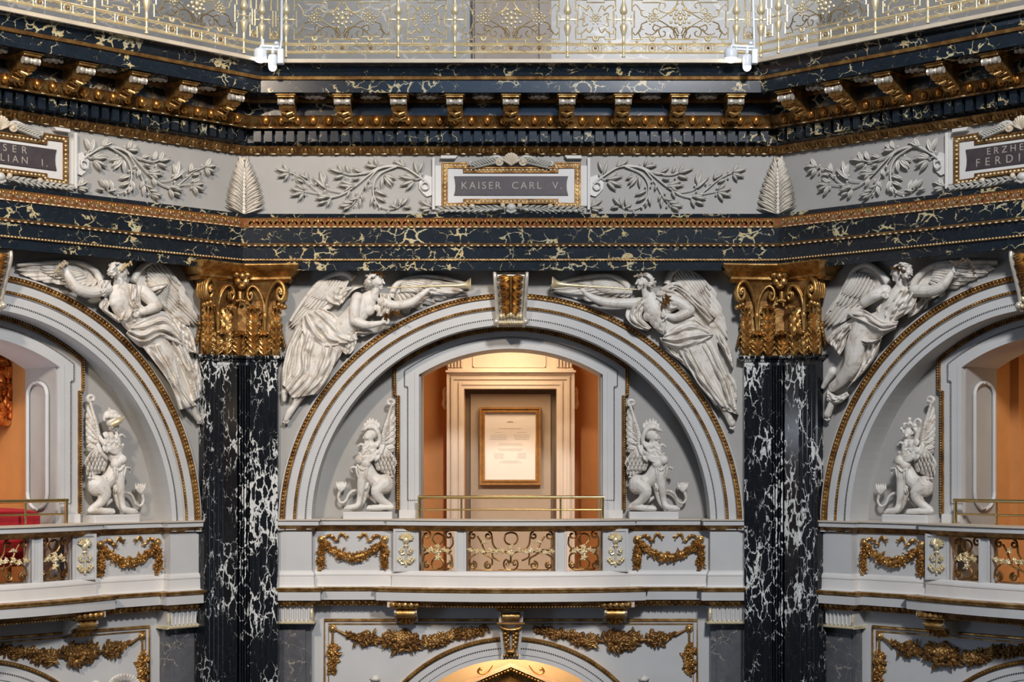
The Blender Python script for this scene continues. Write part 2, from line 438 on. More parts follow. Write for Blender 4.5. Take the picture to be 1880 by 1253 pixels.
m.sweep([(1.48, Z(116, 1.48)), (1.50, Z(114.5, 1.5)), (1.50, Z(108, 1.5)), (1.3, Z(108, 1.5)+0.005)], PATH)
part('stone_fillet', m, MAT['tan'], cor)
m = M()
m.sweep([(1.25, Z(148, 1.25)), (1.29, Z(146, 1.29)), (1.30, Z(141, 1.3)), (1.29, Z(139.5, 1.29))], PATH)
m.sweep(pz([(0.0, 285), (0.05, 284), (0.08, 281), (0.12, 276), (0.22, 270), (0.23, 268)]), PATH)
m.sweep(pz([(0.40, 237), (0.46, 236.5), (0.47, 232.5), (0.45, 231.5), (0.50, 226), (0.57, 214), (0.60, 212)]), PATH)
m.sweep(pz([(0.60, 190), (0.64, 189), (0.66, 184), (0.70, 183.5), (0.70, 181)]), PATH)
part('gilt_molding', m, MAT['goldb'], cor)
m = M(); u = M()
u.tube([(0.075*cos(a), 0, 0.09*sin(a)-0.02) for a in [pi*(k/8) for k in range(9)]], 0.02, 5); u.ball((0, 0, 0), (0.03, 0.02, 0.05), 6, 4)
m2 = M(); u2 = M(); u2.ball((0, 0, 0), (0.05, 0.015, 0.014), 6, 4)
for (f, uu) in rows_along(0.2, 0.25):
    fn = to_c(f); m.add(u, lambda p: fn((p[0]+uu, 0.14+p[1]+0.5*p[2], p[2]+Z(277, .14))))
for (f, uu) in rows_along(0.2, 0.29):
    fn = to_c(f); m2.add(u2, lambda p: fn((p[0]+uu, 0.075+p[1], p[2]+Z(283, .07)))); m2.add(u2, lambda p: fn((p[0]*.8+uu, 0.475+p[1], p[2]+Z(234.5, .47))))
part('leaf_row', m, MAT['gold'], cor, smooth=True); part('reel_row', m2, MAT['goldp'], cor, smooth=True)
# egg and dart
m = M(); u = M()
for sx in (-1, 1):
    u.tube([(sx*x, y, z) for (x, y, z) in [(0.118, .03, 0.10), (0.105, .02, 0.0), (0.07, 0, -0.07), (0.02, -.01, -0.10)]], [0.017, .02, .02, .014], 5)
u.ball((0.1425, 0.02, 0.01), (0.012, 0.02, 0.09), 6, 4)
egg = M(); egg.ball((0, 0, 0), (0.062, 0.06, 0.078), 12, 9)
eme = None
for (f, uu) in rows_along(0.52, 0.2855, half=True, lim=5.3):
    fn = to_c(f); zz = Z(221, 0.53)
    m.add(u, lambda p: fn((p[0]+uu, p[1]+0.50+0.35*p[2], p[2]+zz)))
    if eme is None: eme = make_mesh('egg', egg, MAT['egg'], smooth=True, angle=80)
    o = bpy.data.objects.new('egg', eme); COL.objects.link(o); o.parent = cor
    X = f.world(uu, 0.53, zz); o.location = X-cor.location; o.rotation_euler = (0, 0, f.rz)
part('egg_shell_row', m, MAT['gold'], cor, smooth=True)
# scroll brackets
bk = M(); v0 = 0.6
prof = [(0.60, 6.45), (0.60, 6.10), (0.66, 6.13), (0.74, 6.22), (0.86, 6.25), (0.96, 6.22), (1.04, 6.25), (1.08, 6.33), (1.06, 6.44)]
rows = [[(uu, p[0], p[1]) for p in prof] for uu in (-0.135, -0.12, -0.05, 0, 0.05, 0.12, 0.135)]
for i, r in enumerate(rows):
    dz = (-0.0, 0, -0.018, 0.006, -0.018, 0, 0)[i]
    rows[i] = [(p[0], p[1], p[2]+dz*(1 if 0 < k < 8 else 0)) for k, p in enumerate(r)]
bk.quadgrid(rows, closeu=True); bk.face(*range(9)); bk.face(*[54+k for k in range(9)])
for k in range(4):
    zz = (6.16, 6.21, 6.22, 6.2)[k]; bk.tube([(-0.1, 0.68+k*.09, zz-.01), (0, 0.68+k*.09+.03, zz-0.05), (0.1, 0.68+k*.09, zz-.01)], [.015, .025, .015], 6)
bsc = M()
for sx in (-1, 1): bsc.tube([(sx*x, 1.10, 6.345) for x in (0.02, 0.05, 0.085, 0.12, 0.145)], [.036, .05, .058, .045, .06], 10)
bsc.ball((0, 1.10, 6.345), (0.03, 0.055, 0.05), 8, 6)
bcap = M(); bcap.bevbox(-0.155, 0.155, 0.6, 1.17, 6.415, 6.445, 0.01); bcap.bevbox(-0.18, 0.18, 0.6, 1.20, 6.445, 6.476, 0.01)
mesh_b = [make_mesh('bracket', bk, MAT['gold'], (0, 0, 0), True), make_mesh('bracket_scroll', bsc, MAT['silver'], (0, 0, 0), True), make_mesh('bracket_cap', bcap, MAT['gold'], (0, 0, 0))]
for f in (FC, FL, FR):
    for k in range(-4, 5):
        if (f is FL and k < -1) or (f is FR and k > 1): continue
        b0 = bpy.data.objects.new('bracket', mesh_b[0]); COL.objects.link(b0); b0.parent = cor
        b0.location = f.world(k*0.9965, 0, 0)-cor.location; b0.rotation_euler = (0, 0, f.rz)
        for nm, me in (('scroll', mesh_b[1]), ('bracket_cap', mesh_b[2])):
            o = bpy.data.objects.new(nm, me); COL.objects.link(o); o.parent = b0
            if nm == 'scroll': o['label'] = 'silvered scroll end'
# coffer ornaments between the brackets on the soffit
m = M()
for (f, uu) in [(f, (k+.5)*0.9965) for f in (FC, FL, FR) for k in range(-4, 4) if not (f is FL and k < -1) and not (f is FR and k > 0)]:
    fn = to_c(f); q = M(); q.ball((0, 0.92, 6.47), (0.16, 0.12, 0.03), 12, 4)
    for k in range(8): q.ball((0.15*cos(k*pi/4), 0.92+0.11*sin(k*pi/4), 6.465), (0.05, 0.04, 0.03), 6, 4)
    m.add(q, lambda p: fn((p[0]+uu, p[1], p[2])))
part('soffit_rosettes', m, MAT['silver'], cor, smooth=True)

# ------------------------------------------------------------------ walls of the three bays
AZ = Z(963, -0.5)                             # height of the arch centre
def rr(px, v): return px/100*(D-v)/D
WB = W+0.414*0.6
def wall_mesh():
    m = M()
    vf, vb = -0.52, -1.07
    r = rr(371, -0.5); ztop, zbot = 4.45, Z(958, -0.5)
    us = [-WB]+[-r-0.001]+[r*cos(pi-pi*i/64) for i in range(65)]+[r+0.001, WB]
    lo = [zbot, zbot]+[AZ+sqrt(max(0, r*r-u*u)) for u in us[2:-2]]+[zbot, zbot]
    lo[2] = lo[-3] = zbot
    rows = [[(u, vf, ztop), (u, vf, z), (u, vb, z), (u, vb, ztop)] for u, z in zip(us, lo)]
    m.quadgrid(rows, closeu=True)
    m.box(-W-0.2, W+0.2, -0.75, 0.0, 4.40, 5.80)                 # frieze
    return m
def tymp_mesh():                                                 # tympanum wall with the door opening cut out
    m = M(); ro = rr(324, -.97); hx = 1.705
    zb = -2.45; R0 = 4.1
    us = [-R0, -hx-0.0005]+[-hx+2*hx*i/30 for i in range(31)]+[hx+0.0005, R0]
    zc = Z(963, -.97)
    lo = [zb, zb]+[zc+sqrt(ro*ro-u*u) for u in us[2:-2]]+[zb, zb]
    rows = [[(u, -1.06, 3.6), (u, -1.06, z), (u, -2.1, z), (u, -2.1, 3.6)] for u, z in zip(us, lo)]
    m.quadgrid(rows, closeu=True); return m
def lower_wall():
    m = M(); vf, vb = -0.92, -1.6
    zc = Z(1454, -.9); r = rr(246, -.9); ztop, zbot = -2.3, -5.2
    us = [-WB, -r-0.001]+[r*cos(pi-pi*i/40) for i in range(41)]+[r+0.001, WB]
    lo = [zbot, zbot]+[zc+sqrt(max(0, r*r-u*u)) for u in us[2:-2]]+[zbot, zbot]; 
    lo = [max(z, zbot) for z in lo]
    m.quadgrid([[(u, vf, ztop), (u, vf, z), (u, vb, z), (u, vb, ztop)] for u, z in zip(us, lo)], closeu=True)
    return m
wm, tm, lm = wall_mesh(), tymp_mesh(), lower_wall()
for f, nm in ((FC, 'wall_center'), (FL, 'wall_left'), (FR, 'wall_right')):
    o = struct(nm, wm, MAT['plaster'], f)
    struct('tympanum', tm, MAT['plaster'], f, parent=o)
    struct('lower_wall', lm, MAT['paint'], f, parent=o)
# room beyond each balcony: floor, ceiling
n = 0
for f in (FC, FL, FR):
    m = M(); m.box(-2.3, 2.3, -5.0, -0.4, -2.75, -2.45)
    o = struct('floor' if n == 0 else 'floor.%03d' % n, m, MAT['peach'], f)
    m = M(); m.box(-3.0, 3.0, -5.0, -2.1, 2.6, 2.8)
    struct('ceiling' if n == 0 else 'ceiling.%03d' % n, m, MAT['peach'], f); n += 1

# ------------------------------------------------------------------ archivolt, door surround, keystone of one bay
def ring(vv): return 963
def beads_on_arc(m, r, v, a0, a1, n, sz, zc=None):
    zc = AZ if zc is None else zc
    for k in range(n):
        a = radians(a0+(a1-a0)*(k+.5)/n)
        m.ball((r*cos(a), v, zc+r*sin(a)), sz, 5, 3)
def archivolt(face, label):
    t = thing('archivolt', label, 'arch', (0, -0.6, AZ), face)
    m = M(); q = lambda a: rr(a, -.5)
    m.arc(0, AZ, [(q(366), -1.06), (q(366), -0.47), (q(375), -.46), (q(375), -.49), (q(392), -.49), (q(393), -.51), (q(394), -.47), (q(413), -.47), (q(414), -.49), (q(424), -.44), (q(427), -.43), (q(427.5), -.53)], -1.5, 181.5, 72)
    part('arch_band', m, MAT['paint'], t)
    m = M()
    m.arc(0, AZ, [(q(414.5), -.475), (q(415.5), -.44), (q(419), -.44), (q(423.5), -.405), (q(424), -.45)], -1, 181, 72)
    m.arc(0, AZ, [(q(393.8), -.48), (q(395), -.455), (q(398), -.445), (q(400), -.47)], -1, 181, 72)
    part('gilt_ring', m, MAT['goldb'], t)
    m = M(); beads_on_arc(m, q(420.5), -.42, -1, 181, 190, (.024, .018, .024)); beads_on_arc(m, q(417), -.44, -1, 181, 190, (.016, .014, .016)); beads_on_arc(m, q(396.8), -.45, -1, 181, 230, .017)
    part('leaf_beads', m, MAT['gold'], t, smooth=True)
    m = M(); beads_on_arc(m, q(377.3), -.47, -1, 181, 300, .0145)
    part('dark_beads', m, MAT['darkline'], t, smooth=True)
    return t
def door_surround(face, label):
    vv = -.97; q = lambda a: rr(a, vv); zc = Z(963, vv)
    t = thing('door_surround', label, 'door frame', (0, -1.06, Z(955, vv)), face)
    def outline(r, x1, ystep, x2, ybot, sgn=1):    # arch on top, side, step, lower side; list of (u, z) left to right
        u1, u2 = abs(U(937.7-x1, vv) - U(937.7, vv)), abs(U(937.7-x2, vv)-U(937.7, vv))
        zs, zb = Z(ystep, vv), Z(ybot, vv)
        a = math.acos(u1/q(r)); pts = [(-u2, zb), (-u2, zs), (-u1, zs)]
        for k in range(33):
            an = pi-a-(pi-2*a)*k/32; pts.append((q(r)*cos(an), zc+q(r)*sin(an)))
        return pts+[(u1, zs), (u2, zs), (u2, zb)]
    zb = 937
    O_ = outline(361, 217, 726, 211, zb); G_ = outline(354.5, 210.5, 726.5, 204.0, zb)
    B1 = outline(343.5, 196.5, 710, 190.5, 937); B2 = outline(341, 194, 712, 188, 937); BD = outline(343.5, 196.5, 710, 190.5, 919)
    L1 = outline(331, 177.5, 700, 177.5, 937); L2 = outline(329.8, 176.5, 700, 176.5, 937)
    I_ = outline(322.5, 168.7, 700, 168.7, 937)
    def band(m, A, B, va, vb):
        m.quadgrid([[(a[0], va, a[1]) for a in A], [(b[0], vb, b[1]) for b in B]])
    m = M(); band(m, G_, B1, -.99, -.99); band(m, B2, L1, -.965, -.965); band(m, L2, I_, -.955, -.955)
    m.quadgrid([[(a[0], v, a[1]) for a in I_] for v in (-.955, -2.15)]); band(m, B1, B2, -.99, -.965); band(m, L1, L2, -.965, -.955)
    part('frame_field', m, MAT['paint'], t)
    m = M(); band(m, O_, O_, -1.08, -.97); band(m, O_, G_, -.97, -.93); band(m, G_, G_, -.93, -1.0)
    part('gilt_edge', m, MAT['goldb'], t)
    def beads(A, step, sz, v, shift=0.0):
        m = M()
        for a, b in zip(A[:-1], A[1:]):
            L = sqrt((a[0]-b[0])**2+(a[1]-b[1])**2); n_ = max(1, round(L/step))
            for k in range(n_): t_ = (k+.5)/n_; m.ball((a[0]+(b[0]-a[0])*t_+(shift if a[0] < 0 else -shift), v, a[1]+(b[1]-a[1])*t_), sz, 5, 3)
        return m
    part('gilt_beads', beads(O_, 0.045, .019, -.945, .03), MAT['gold'], t, smooth=True)
    BD = [(-1.72, BD[0][1])]+BD+[(1.72, BD[0][1])]
    part('dark_beads', beads(BD, 0.036, .0125, -.955, .01), MAT['darkline'], t, smooth=True)
    m = M()
    for sx in (-1, 1): m.box(*sorted((sx*abs(U(768, vv)), sx*abs(U(733, vv)))), -1.06, -.92, Z(957, vv), Z(937, vv))
    part('plinth', m, MAT['white'], t)
    return t
def keystone(face, label):
    t = thing('keystone', label, 'keystone', (0, -0.5, Z(594, -.3)), face)
    pr = [(Z(500, -.2), -0.10), (Z(510, -.2), -0.07), (Z(525, -.2), -0.10), (Z(545, -.2), -0.18), (Z(570, -.2), -0.27), (Z(585, -.2), -0.31), (Z(592, -.2), -0.28), (Z(598, -.2), -0.34)]
    def wdt(z): k = (Z(500)-z)/(Z(598)-Z(500)); return 0.335+0.065*(k if k < 0 else -k) if False else 0.335-0.06*((Z(500, -.2)-z)/(Z(500, -.2)-Z(598, -.2)))
    m = M(); rows = []
    for (z, v) in pr:
        w = wdt(z); rows.append([(-w, -0.6, z), (-w, v, z), (-w+.07, v, z), (-w+.085, v-.05, z), (w-.085, v-.05, z), (w-.07, v, z), (w, v, z), (w, -0.6, z)])
    m.quadgrid(rows, closeu=True); m.face(*range(8)); m.face(*[len(m.v)-8+k for k in range(8)])
    part('console_block', m, MAT['silver'], t)
    m = M()
    for sx in (-1, 1):
        m.tube(smooth_path([(sx*(wdt(z)-.035), v+.01, z) for (z, v) in pr]), .036, 8)
        m.ball((sx*0.27, -.27, Z(590, -.2)), .06, 8, 6)
    m.tube([(-0.25, -.29, Z(592, -.2)), (0.25, -.29, Z(592, -.2))], .04, 8)
    part('scroll_rib', m, MAT['silver'], t, smooth=True)
    m = M()
    zt, zb = Z(508, -.2), Z(583, -.2)
    def vat(z):
        for (a, b) in zip(pr[:-1], pr[1:]):
            if a[0] >= z >= b[0]: k = (a[0]-z)/(a[0]-b[0]); return a[1]+(b[1]-a[1])*k
        return pr[-1][1]
    def fn(a, up, out): z = zt-up; return (a, vat(max(z, zb-.1))-.05+out, z)
    m.tube([fn(0, s*.75, .07) for s in (0, .3, .6, 1)], [.03, .03, .022, .015], 6)
    for k in range(5):
        for sx in (-1, 1):
            s = 0.02+k*0.14
            for j in range(3):
                leaf3(m, (sx*.03, s+j*.02), (sx*(.245-.012*k-j*.03), s+0.0+j*.08), .046, lambda a, b, o: fn(a, b, o+.05), thick=.03, lift=.07)
    part('acanthus_leaf', m, MAT['gold'], t, smooth=True)
    m = M()
    for k in range(7):
        a = (k-3)*0.06; m.ball((a, -.27, Z(577, -.2)-.02*abs(k-3)*.5), (.035, .05, .05), 6, 5)
        m.ball((a*1.1, -.26, Z(592, -.2)), (.03, .05, .04), 6, 5)
    part('shell_tip', m, MAT['goldp'], t, smooth=True)
    return t
nmz = {'central': 'central bay', 'left': 'left bay', 'right': 'right bay'}
for f in (FC, FL, FR):
    b = nmz[f.name]
    archivolt(f, 'pale round arch with gilt and beaded rings over the %s balcony' % b)
    door_surround(f, 'arched pale door surround edged in gilt in the %s' % b)
ks = keystone(FC, 'gilt acanthus keystone at the top of the central arch')
dup(ks, FL, 'gilt acanthus keystone cut by the left edge of the photo, over the left arch')
dup(ks, FR, 'gilt acanthus keystone cut by the right edge of the photo, over the right arch')
# ------------------------------------------------------------------ pilasters folded into the corners, with gilt capitals
def fold(sg):                                 # (s, out, z) along the folded corner of the left (sg = -1) or right (sg = 1) side
    def fn(s, out, z, side=0):
        if side > 0 or (side == 0 and s >= 0.4142*out): u, v = -W+max(s, 0.4142*out), out
        elif side < 0 or s <= -0.4142*out:
            s = min(s, -0.4142*out)
            u, v = -W+s*Q+out*Q, -s*Q+out*Q
        elif False: u, v = -W+s*Q+out*Q, -s*Q+out*Q
        else: u, v = -W+0.4142*out, out
        return (u if sg < 0 else -u, v, z)
    return fn
def foldmesh(m, sg): f_ = fold(sg); return mapped(m, lambda p: f_(*p))
def bis(sg, ac, out, z):                      # point near the fold, on the bisector frame
    o = out/0.9239
    u = -W+o*0.3827+ac*0.9239; v = o*0.9239-ac*0.3827
    return (u if sg < 0 else -u, v, z)
def flute_plan(o0, half, nf, dep):
    pts = [(half, -0.62), (half, o0)]
    a = half-0.045; step = (a-0.03+0.4142*o0*0)/nf
    a0 = 0.4142*o0+0.008; step = (a-a0)/nf
    for k in range(nf):
        x1 = a-k*step; w_ = step*0.8
        pts.append((x1, o0))
        for j in range(1, 6): t = j/6*pi; pts.append((x1-w_*(1-cos(t))/2, o0-dep*sin(t)))
        pts.append((x1-w_, o0))
    right = pts; left = [(-s, o) for (s, o) in reversed(pts)]
    return right+[(0.4142*o0, o0)]+left
SH = 0.60                                     # half-length of the pilaster along each face
for sg, side, nm in ((-1, 'left', 'folded corner pilaster of black marble under the %s gilt capital' % 'left'), (1, 'right', 'folded corner pilaster of black marble under the %s gilt capital' % 'right')):
    fd = fold(sg); root = thing('pilaster', nm, 'pilaster', (sg*W, -0.4, -4.8))
    m = M(); plan = flute_plan(-0.35, SH, 7, 0.016)
    zt, z0 = Z(672, -.35), -4.8
    m.quadgrid([[fd(s, o, z0) for (s, o) in plan], [fd(s, o, zt) for (s, o) in plan]])
    flat = [(SH, -0.62), (SH, -0.35), (0.4142*-0.35, -0.35), (-SH, -0.35), (-SH, -0.62)]
    m.quadgrid([[fd(s, o, z) for (s, o) in flat] for z in (zt, Z(664, -.35))])
    # flute heads: flat ledge closing the grooves
    b = len(m.v); m.v.extend([fd(s, o, zt) for (s, o) in plan]); m.face(*range(b, b+len(plan)))
    part('fluted_shaft', m, MAT['black'], root)
    m = M()
    pr = [(-0.35, 664.5), (-0.31, 664), (-0.30, 661.5), (-0.27, 660.5), (-0.24, 658.5), (-0.235, 656), (-0.26, 653.5), (-0.35, 653)]
    rows = []
    for (o, y) in pr:
        z = Z(y, -.3); h = SH+0.35+o
        rows.append([fd(h, -0.62, z), fd(h, o, z), fd(0.4142*o, o, z), fd(-h, o, z), fd(-h, -0.62, z)])
    m.quadgrid(rows); part('neck_ring', m, MAT['black'], root)
    # ---- capital
    cap = thing('capital', 'gilt acanthus capital with corner scrolls on the %s black marble pilaster' % side, 'capital', (sg*W, -0.4, Z(655, -.3)))
    m = M(); zb, zt = Z(654, -.3), Z(520, -.3)
    rows = []
    for k in range(9):
        t = k/8; z = zb+(zt-zb)*t; o = -0.33+0.02*t+0.10*max(0, t-.8)/.2*1; h = SH-0.03+0.16*max(0, t-.75)/.25
        rows.append([fd(h, -0.62, z), fd(h, o, z), fd(0.4142*o, o, z), fd(-h, o, z), fd(-h, -0.62, z)])
    m.quadgrid(rows); part('bell', m, MAT['goldb'], cap)
    # abacus, concave towards the corner
    m = M(); rows = []
    for (d, y) in ((0.0, 519), (0.03, 514), (0.05, 513), (0.05, 509), (0.07, 506), (0.13, 500), (0.19, 493), (0.21, 490), (0.21, 487.5), (-.3, 487.5)):
        z = Z(y, -.1); r_ = []
        if sg > 0: pass
        hs = SH+0.235+d*1.05
        r_.append(fd(hs, -0.62, z))
        N_ = 10
        for j in range(N_+1):
            s = hs*(1-j/N_)
            o = -0.25+0.12*(s/hs)**2+d*1.95
            r_.append(fd(max(s, 0.4142*o), o, z))
        for j in range(1, N_+1):
            s = hs*j/N_; o = -0.25+0.12*(s/hs)**2+d*1.95
            r_.append(fd(min(-s, -0.4142*o), o, z))
        r_.append(fd(-hs, -0.62, z)); rows.append(r_)
    m.quadgrid(rows); part('abacus', m, MAT['gold'], cap)
    # scrolls
    for si in (1, -1):
        m = M()
        def T(s, y, o): return fd(si*s, o, Z(y, -.2), si)
        st = smooth_path([(.39, 576, -.24), (.41, 558, -.22), (.46, 540, -.18), (.54, 525, -.13), (.63, 518, -.09), (.72, 523, -.06), (.765, 535, -.05), (.745, 548, -.05), (.69, 553, -.05), (.64, 546, -.04), (.64, 536, -.03), (.68, 531, -.02), (.715, 537, -.01), (.70, 543, .0)], 4)
        for dd in (0, .07, .14): m.tube([T(s, y, o-dd) for (s, y, o) in st], [.03+.012*sin(pi*i/len(st)) for i in range(len(st))], 6)
        m.ball(T(.685, 539, .0), .045, 8, 6)
        for j in range(3): m.ball(T(.66+.05*j, 561+2*j, -.06-.03*j), (.05, .05, .05), 7, 5)
        # side face of the corner scroll, turned to the return
        for j in range(4): m.tube([T(.76, 526+j*.1, -.10-.07*j), T(.785, 538, -.10-.07*j), T(.75, 552, -.10-.07*j)], .028, 6)
        part('corner_scroll', m, MAT['gold'], cap, smooth=True)
        m = M()
        st = smooth_path([(.37, 576, -.24), (.355, 558, -.23), (.31, 542, -.21), (.235, 530, -.19), (.155, 526, -.18), (.085, 532, -.17), (.065, 543, -.17), (.10, 552, -.17), (.15, 548, -.16), (.155, 540, -.15), (.12, 538, -.14)], 4)
        for dd in (0, .05): m.tube([T(s, y, o-dd) for (s, y, o) in st], .027, 6)
        m.ball(T(.12, 541, -.13), .03, 7, 5)
        m.tube([T(.38, y, -.23) for y in (612, 598, 590, 584, 580, 576)], [.028, .032, .045, .05, .065, .05], 8)
        part('inner_scroll', m, MAT['gold'], cap, smooth=True)
    def lf(s0, y0, L, wd, central=False, yaw=0.0):
        m = M()
        def fn(a, up, out):
            z = Z(y0, -.3)+up; o = -0.31+out*1.15
            if central: return bis(sg, a, o, z)
            return fd(s0+a*cos(yaw)+out*sin(yaw), o-a*sin(yaw), z, 1 if s0 > 0 else -1)
        acanthus(m, fn, L, wd, lobes=4 if L < .6 else 6, curl=.13, belly=.06, ns=36 if L > .6 else 26, curl_at=.82)
        tz = L+.02
        for j in range(5): m.ball(fn((j-2)*.042, tz-.012*abs(j-2), .175), (.038, .038, .03), 8, 6)
        m.tube([fn(0, t*L, .03+.075*t) for t in (0, .25, .5, .75, .95)], [.024, .022, .018, .016, .012], 6)
        for j in range(4 if L < .6 else 7):
            for q in (-1, 1):
                b0 = .03+j*L*(.2 if L < .6 else .125)
                m.tube([fn(q*.02, b0, .06), fn(q*wd*.45, b0+.05, .085), fn(q*wd*.82, b0+.10, .05)], [.012, .018, .012], 5)
                m.ball(fn(q*wd*.85, b0+.11, .045), (.03, .02, .03), 6, 4)
        part('acanthus_leaf', m, MAT['gold'], cap, smooth=True)
    for s0 in (.17, -.17): lf(s0, 654, .88, .135)
    for s0 in (.56, -.56): lf(s0, 654, .88, .10, yaw=.5 if s0 > 0 else -.5)
    for s0 in (.37, -.37): lf(s0, 655, .42, .15)
    lf(0, 655, .42, .15, central=True)
    # leaf seen in profile on each return, flower on the abacus
    for si in (1, -1):
        m = M()
        for j in range(6): m.ball(fd(si*(SH+.02+.02*j), -.42+.0*j, Z(600-6*j*0+j*7, -.3)), (.05-.004*j, .06, .05), 7, 5)
        m.ball(fd(si*(SH+.05), -.42, Z(572+26, -.3)), (.045, .06, .05), 7, 5)
        m.tube([fd(si*(SH-.01), -.42, Z(y, -.3)) for y in (654, 630, 605)], .05, 6)
        part('side_leaf', m, MAT['goldb'], cap, smooth=True)
    m = M(); zc = Z(508, -.1)
    m.ball(bis(sg, 0, .0, zc), (.06, .06, .07), 8, 6)
    for k in range(5):
        a = pi/2+k*2*pi/5
        m.ball(bis(sg, .115*cos(a), -.05, zc+.12*sin(a)), (.075, .05, .075), 8, 6)
    m.ball(bis(sg, 0, -.05, Z(526, -.1)), (.08, .06, .06), 8, 6)
    m.tube([bis(sg, 0, -.16, Z(y, -.1)) for y in (555, 545, 535)], .05, 7); 
    for j in range(5): m.ball(bis(sg, (j-2)*.035, -.12, Z(551+abs(j-2), -.1)), .032, 6, 5)
    part('abacus_flower', m, MAT['gold'], cap, smooth=True)

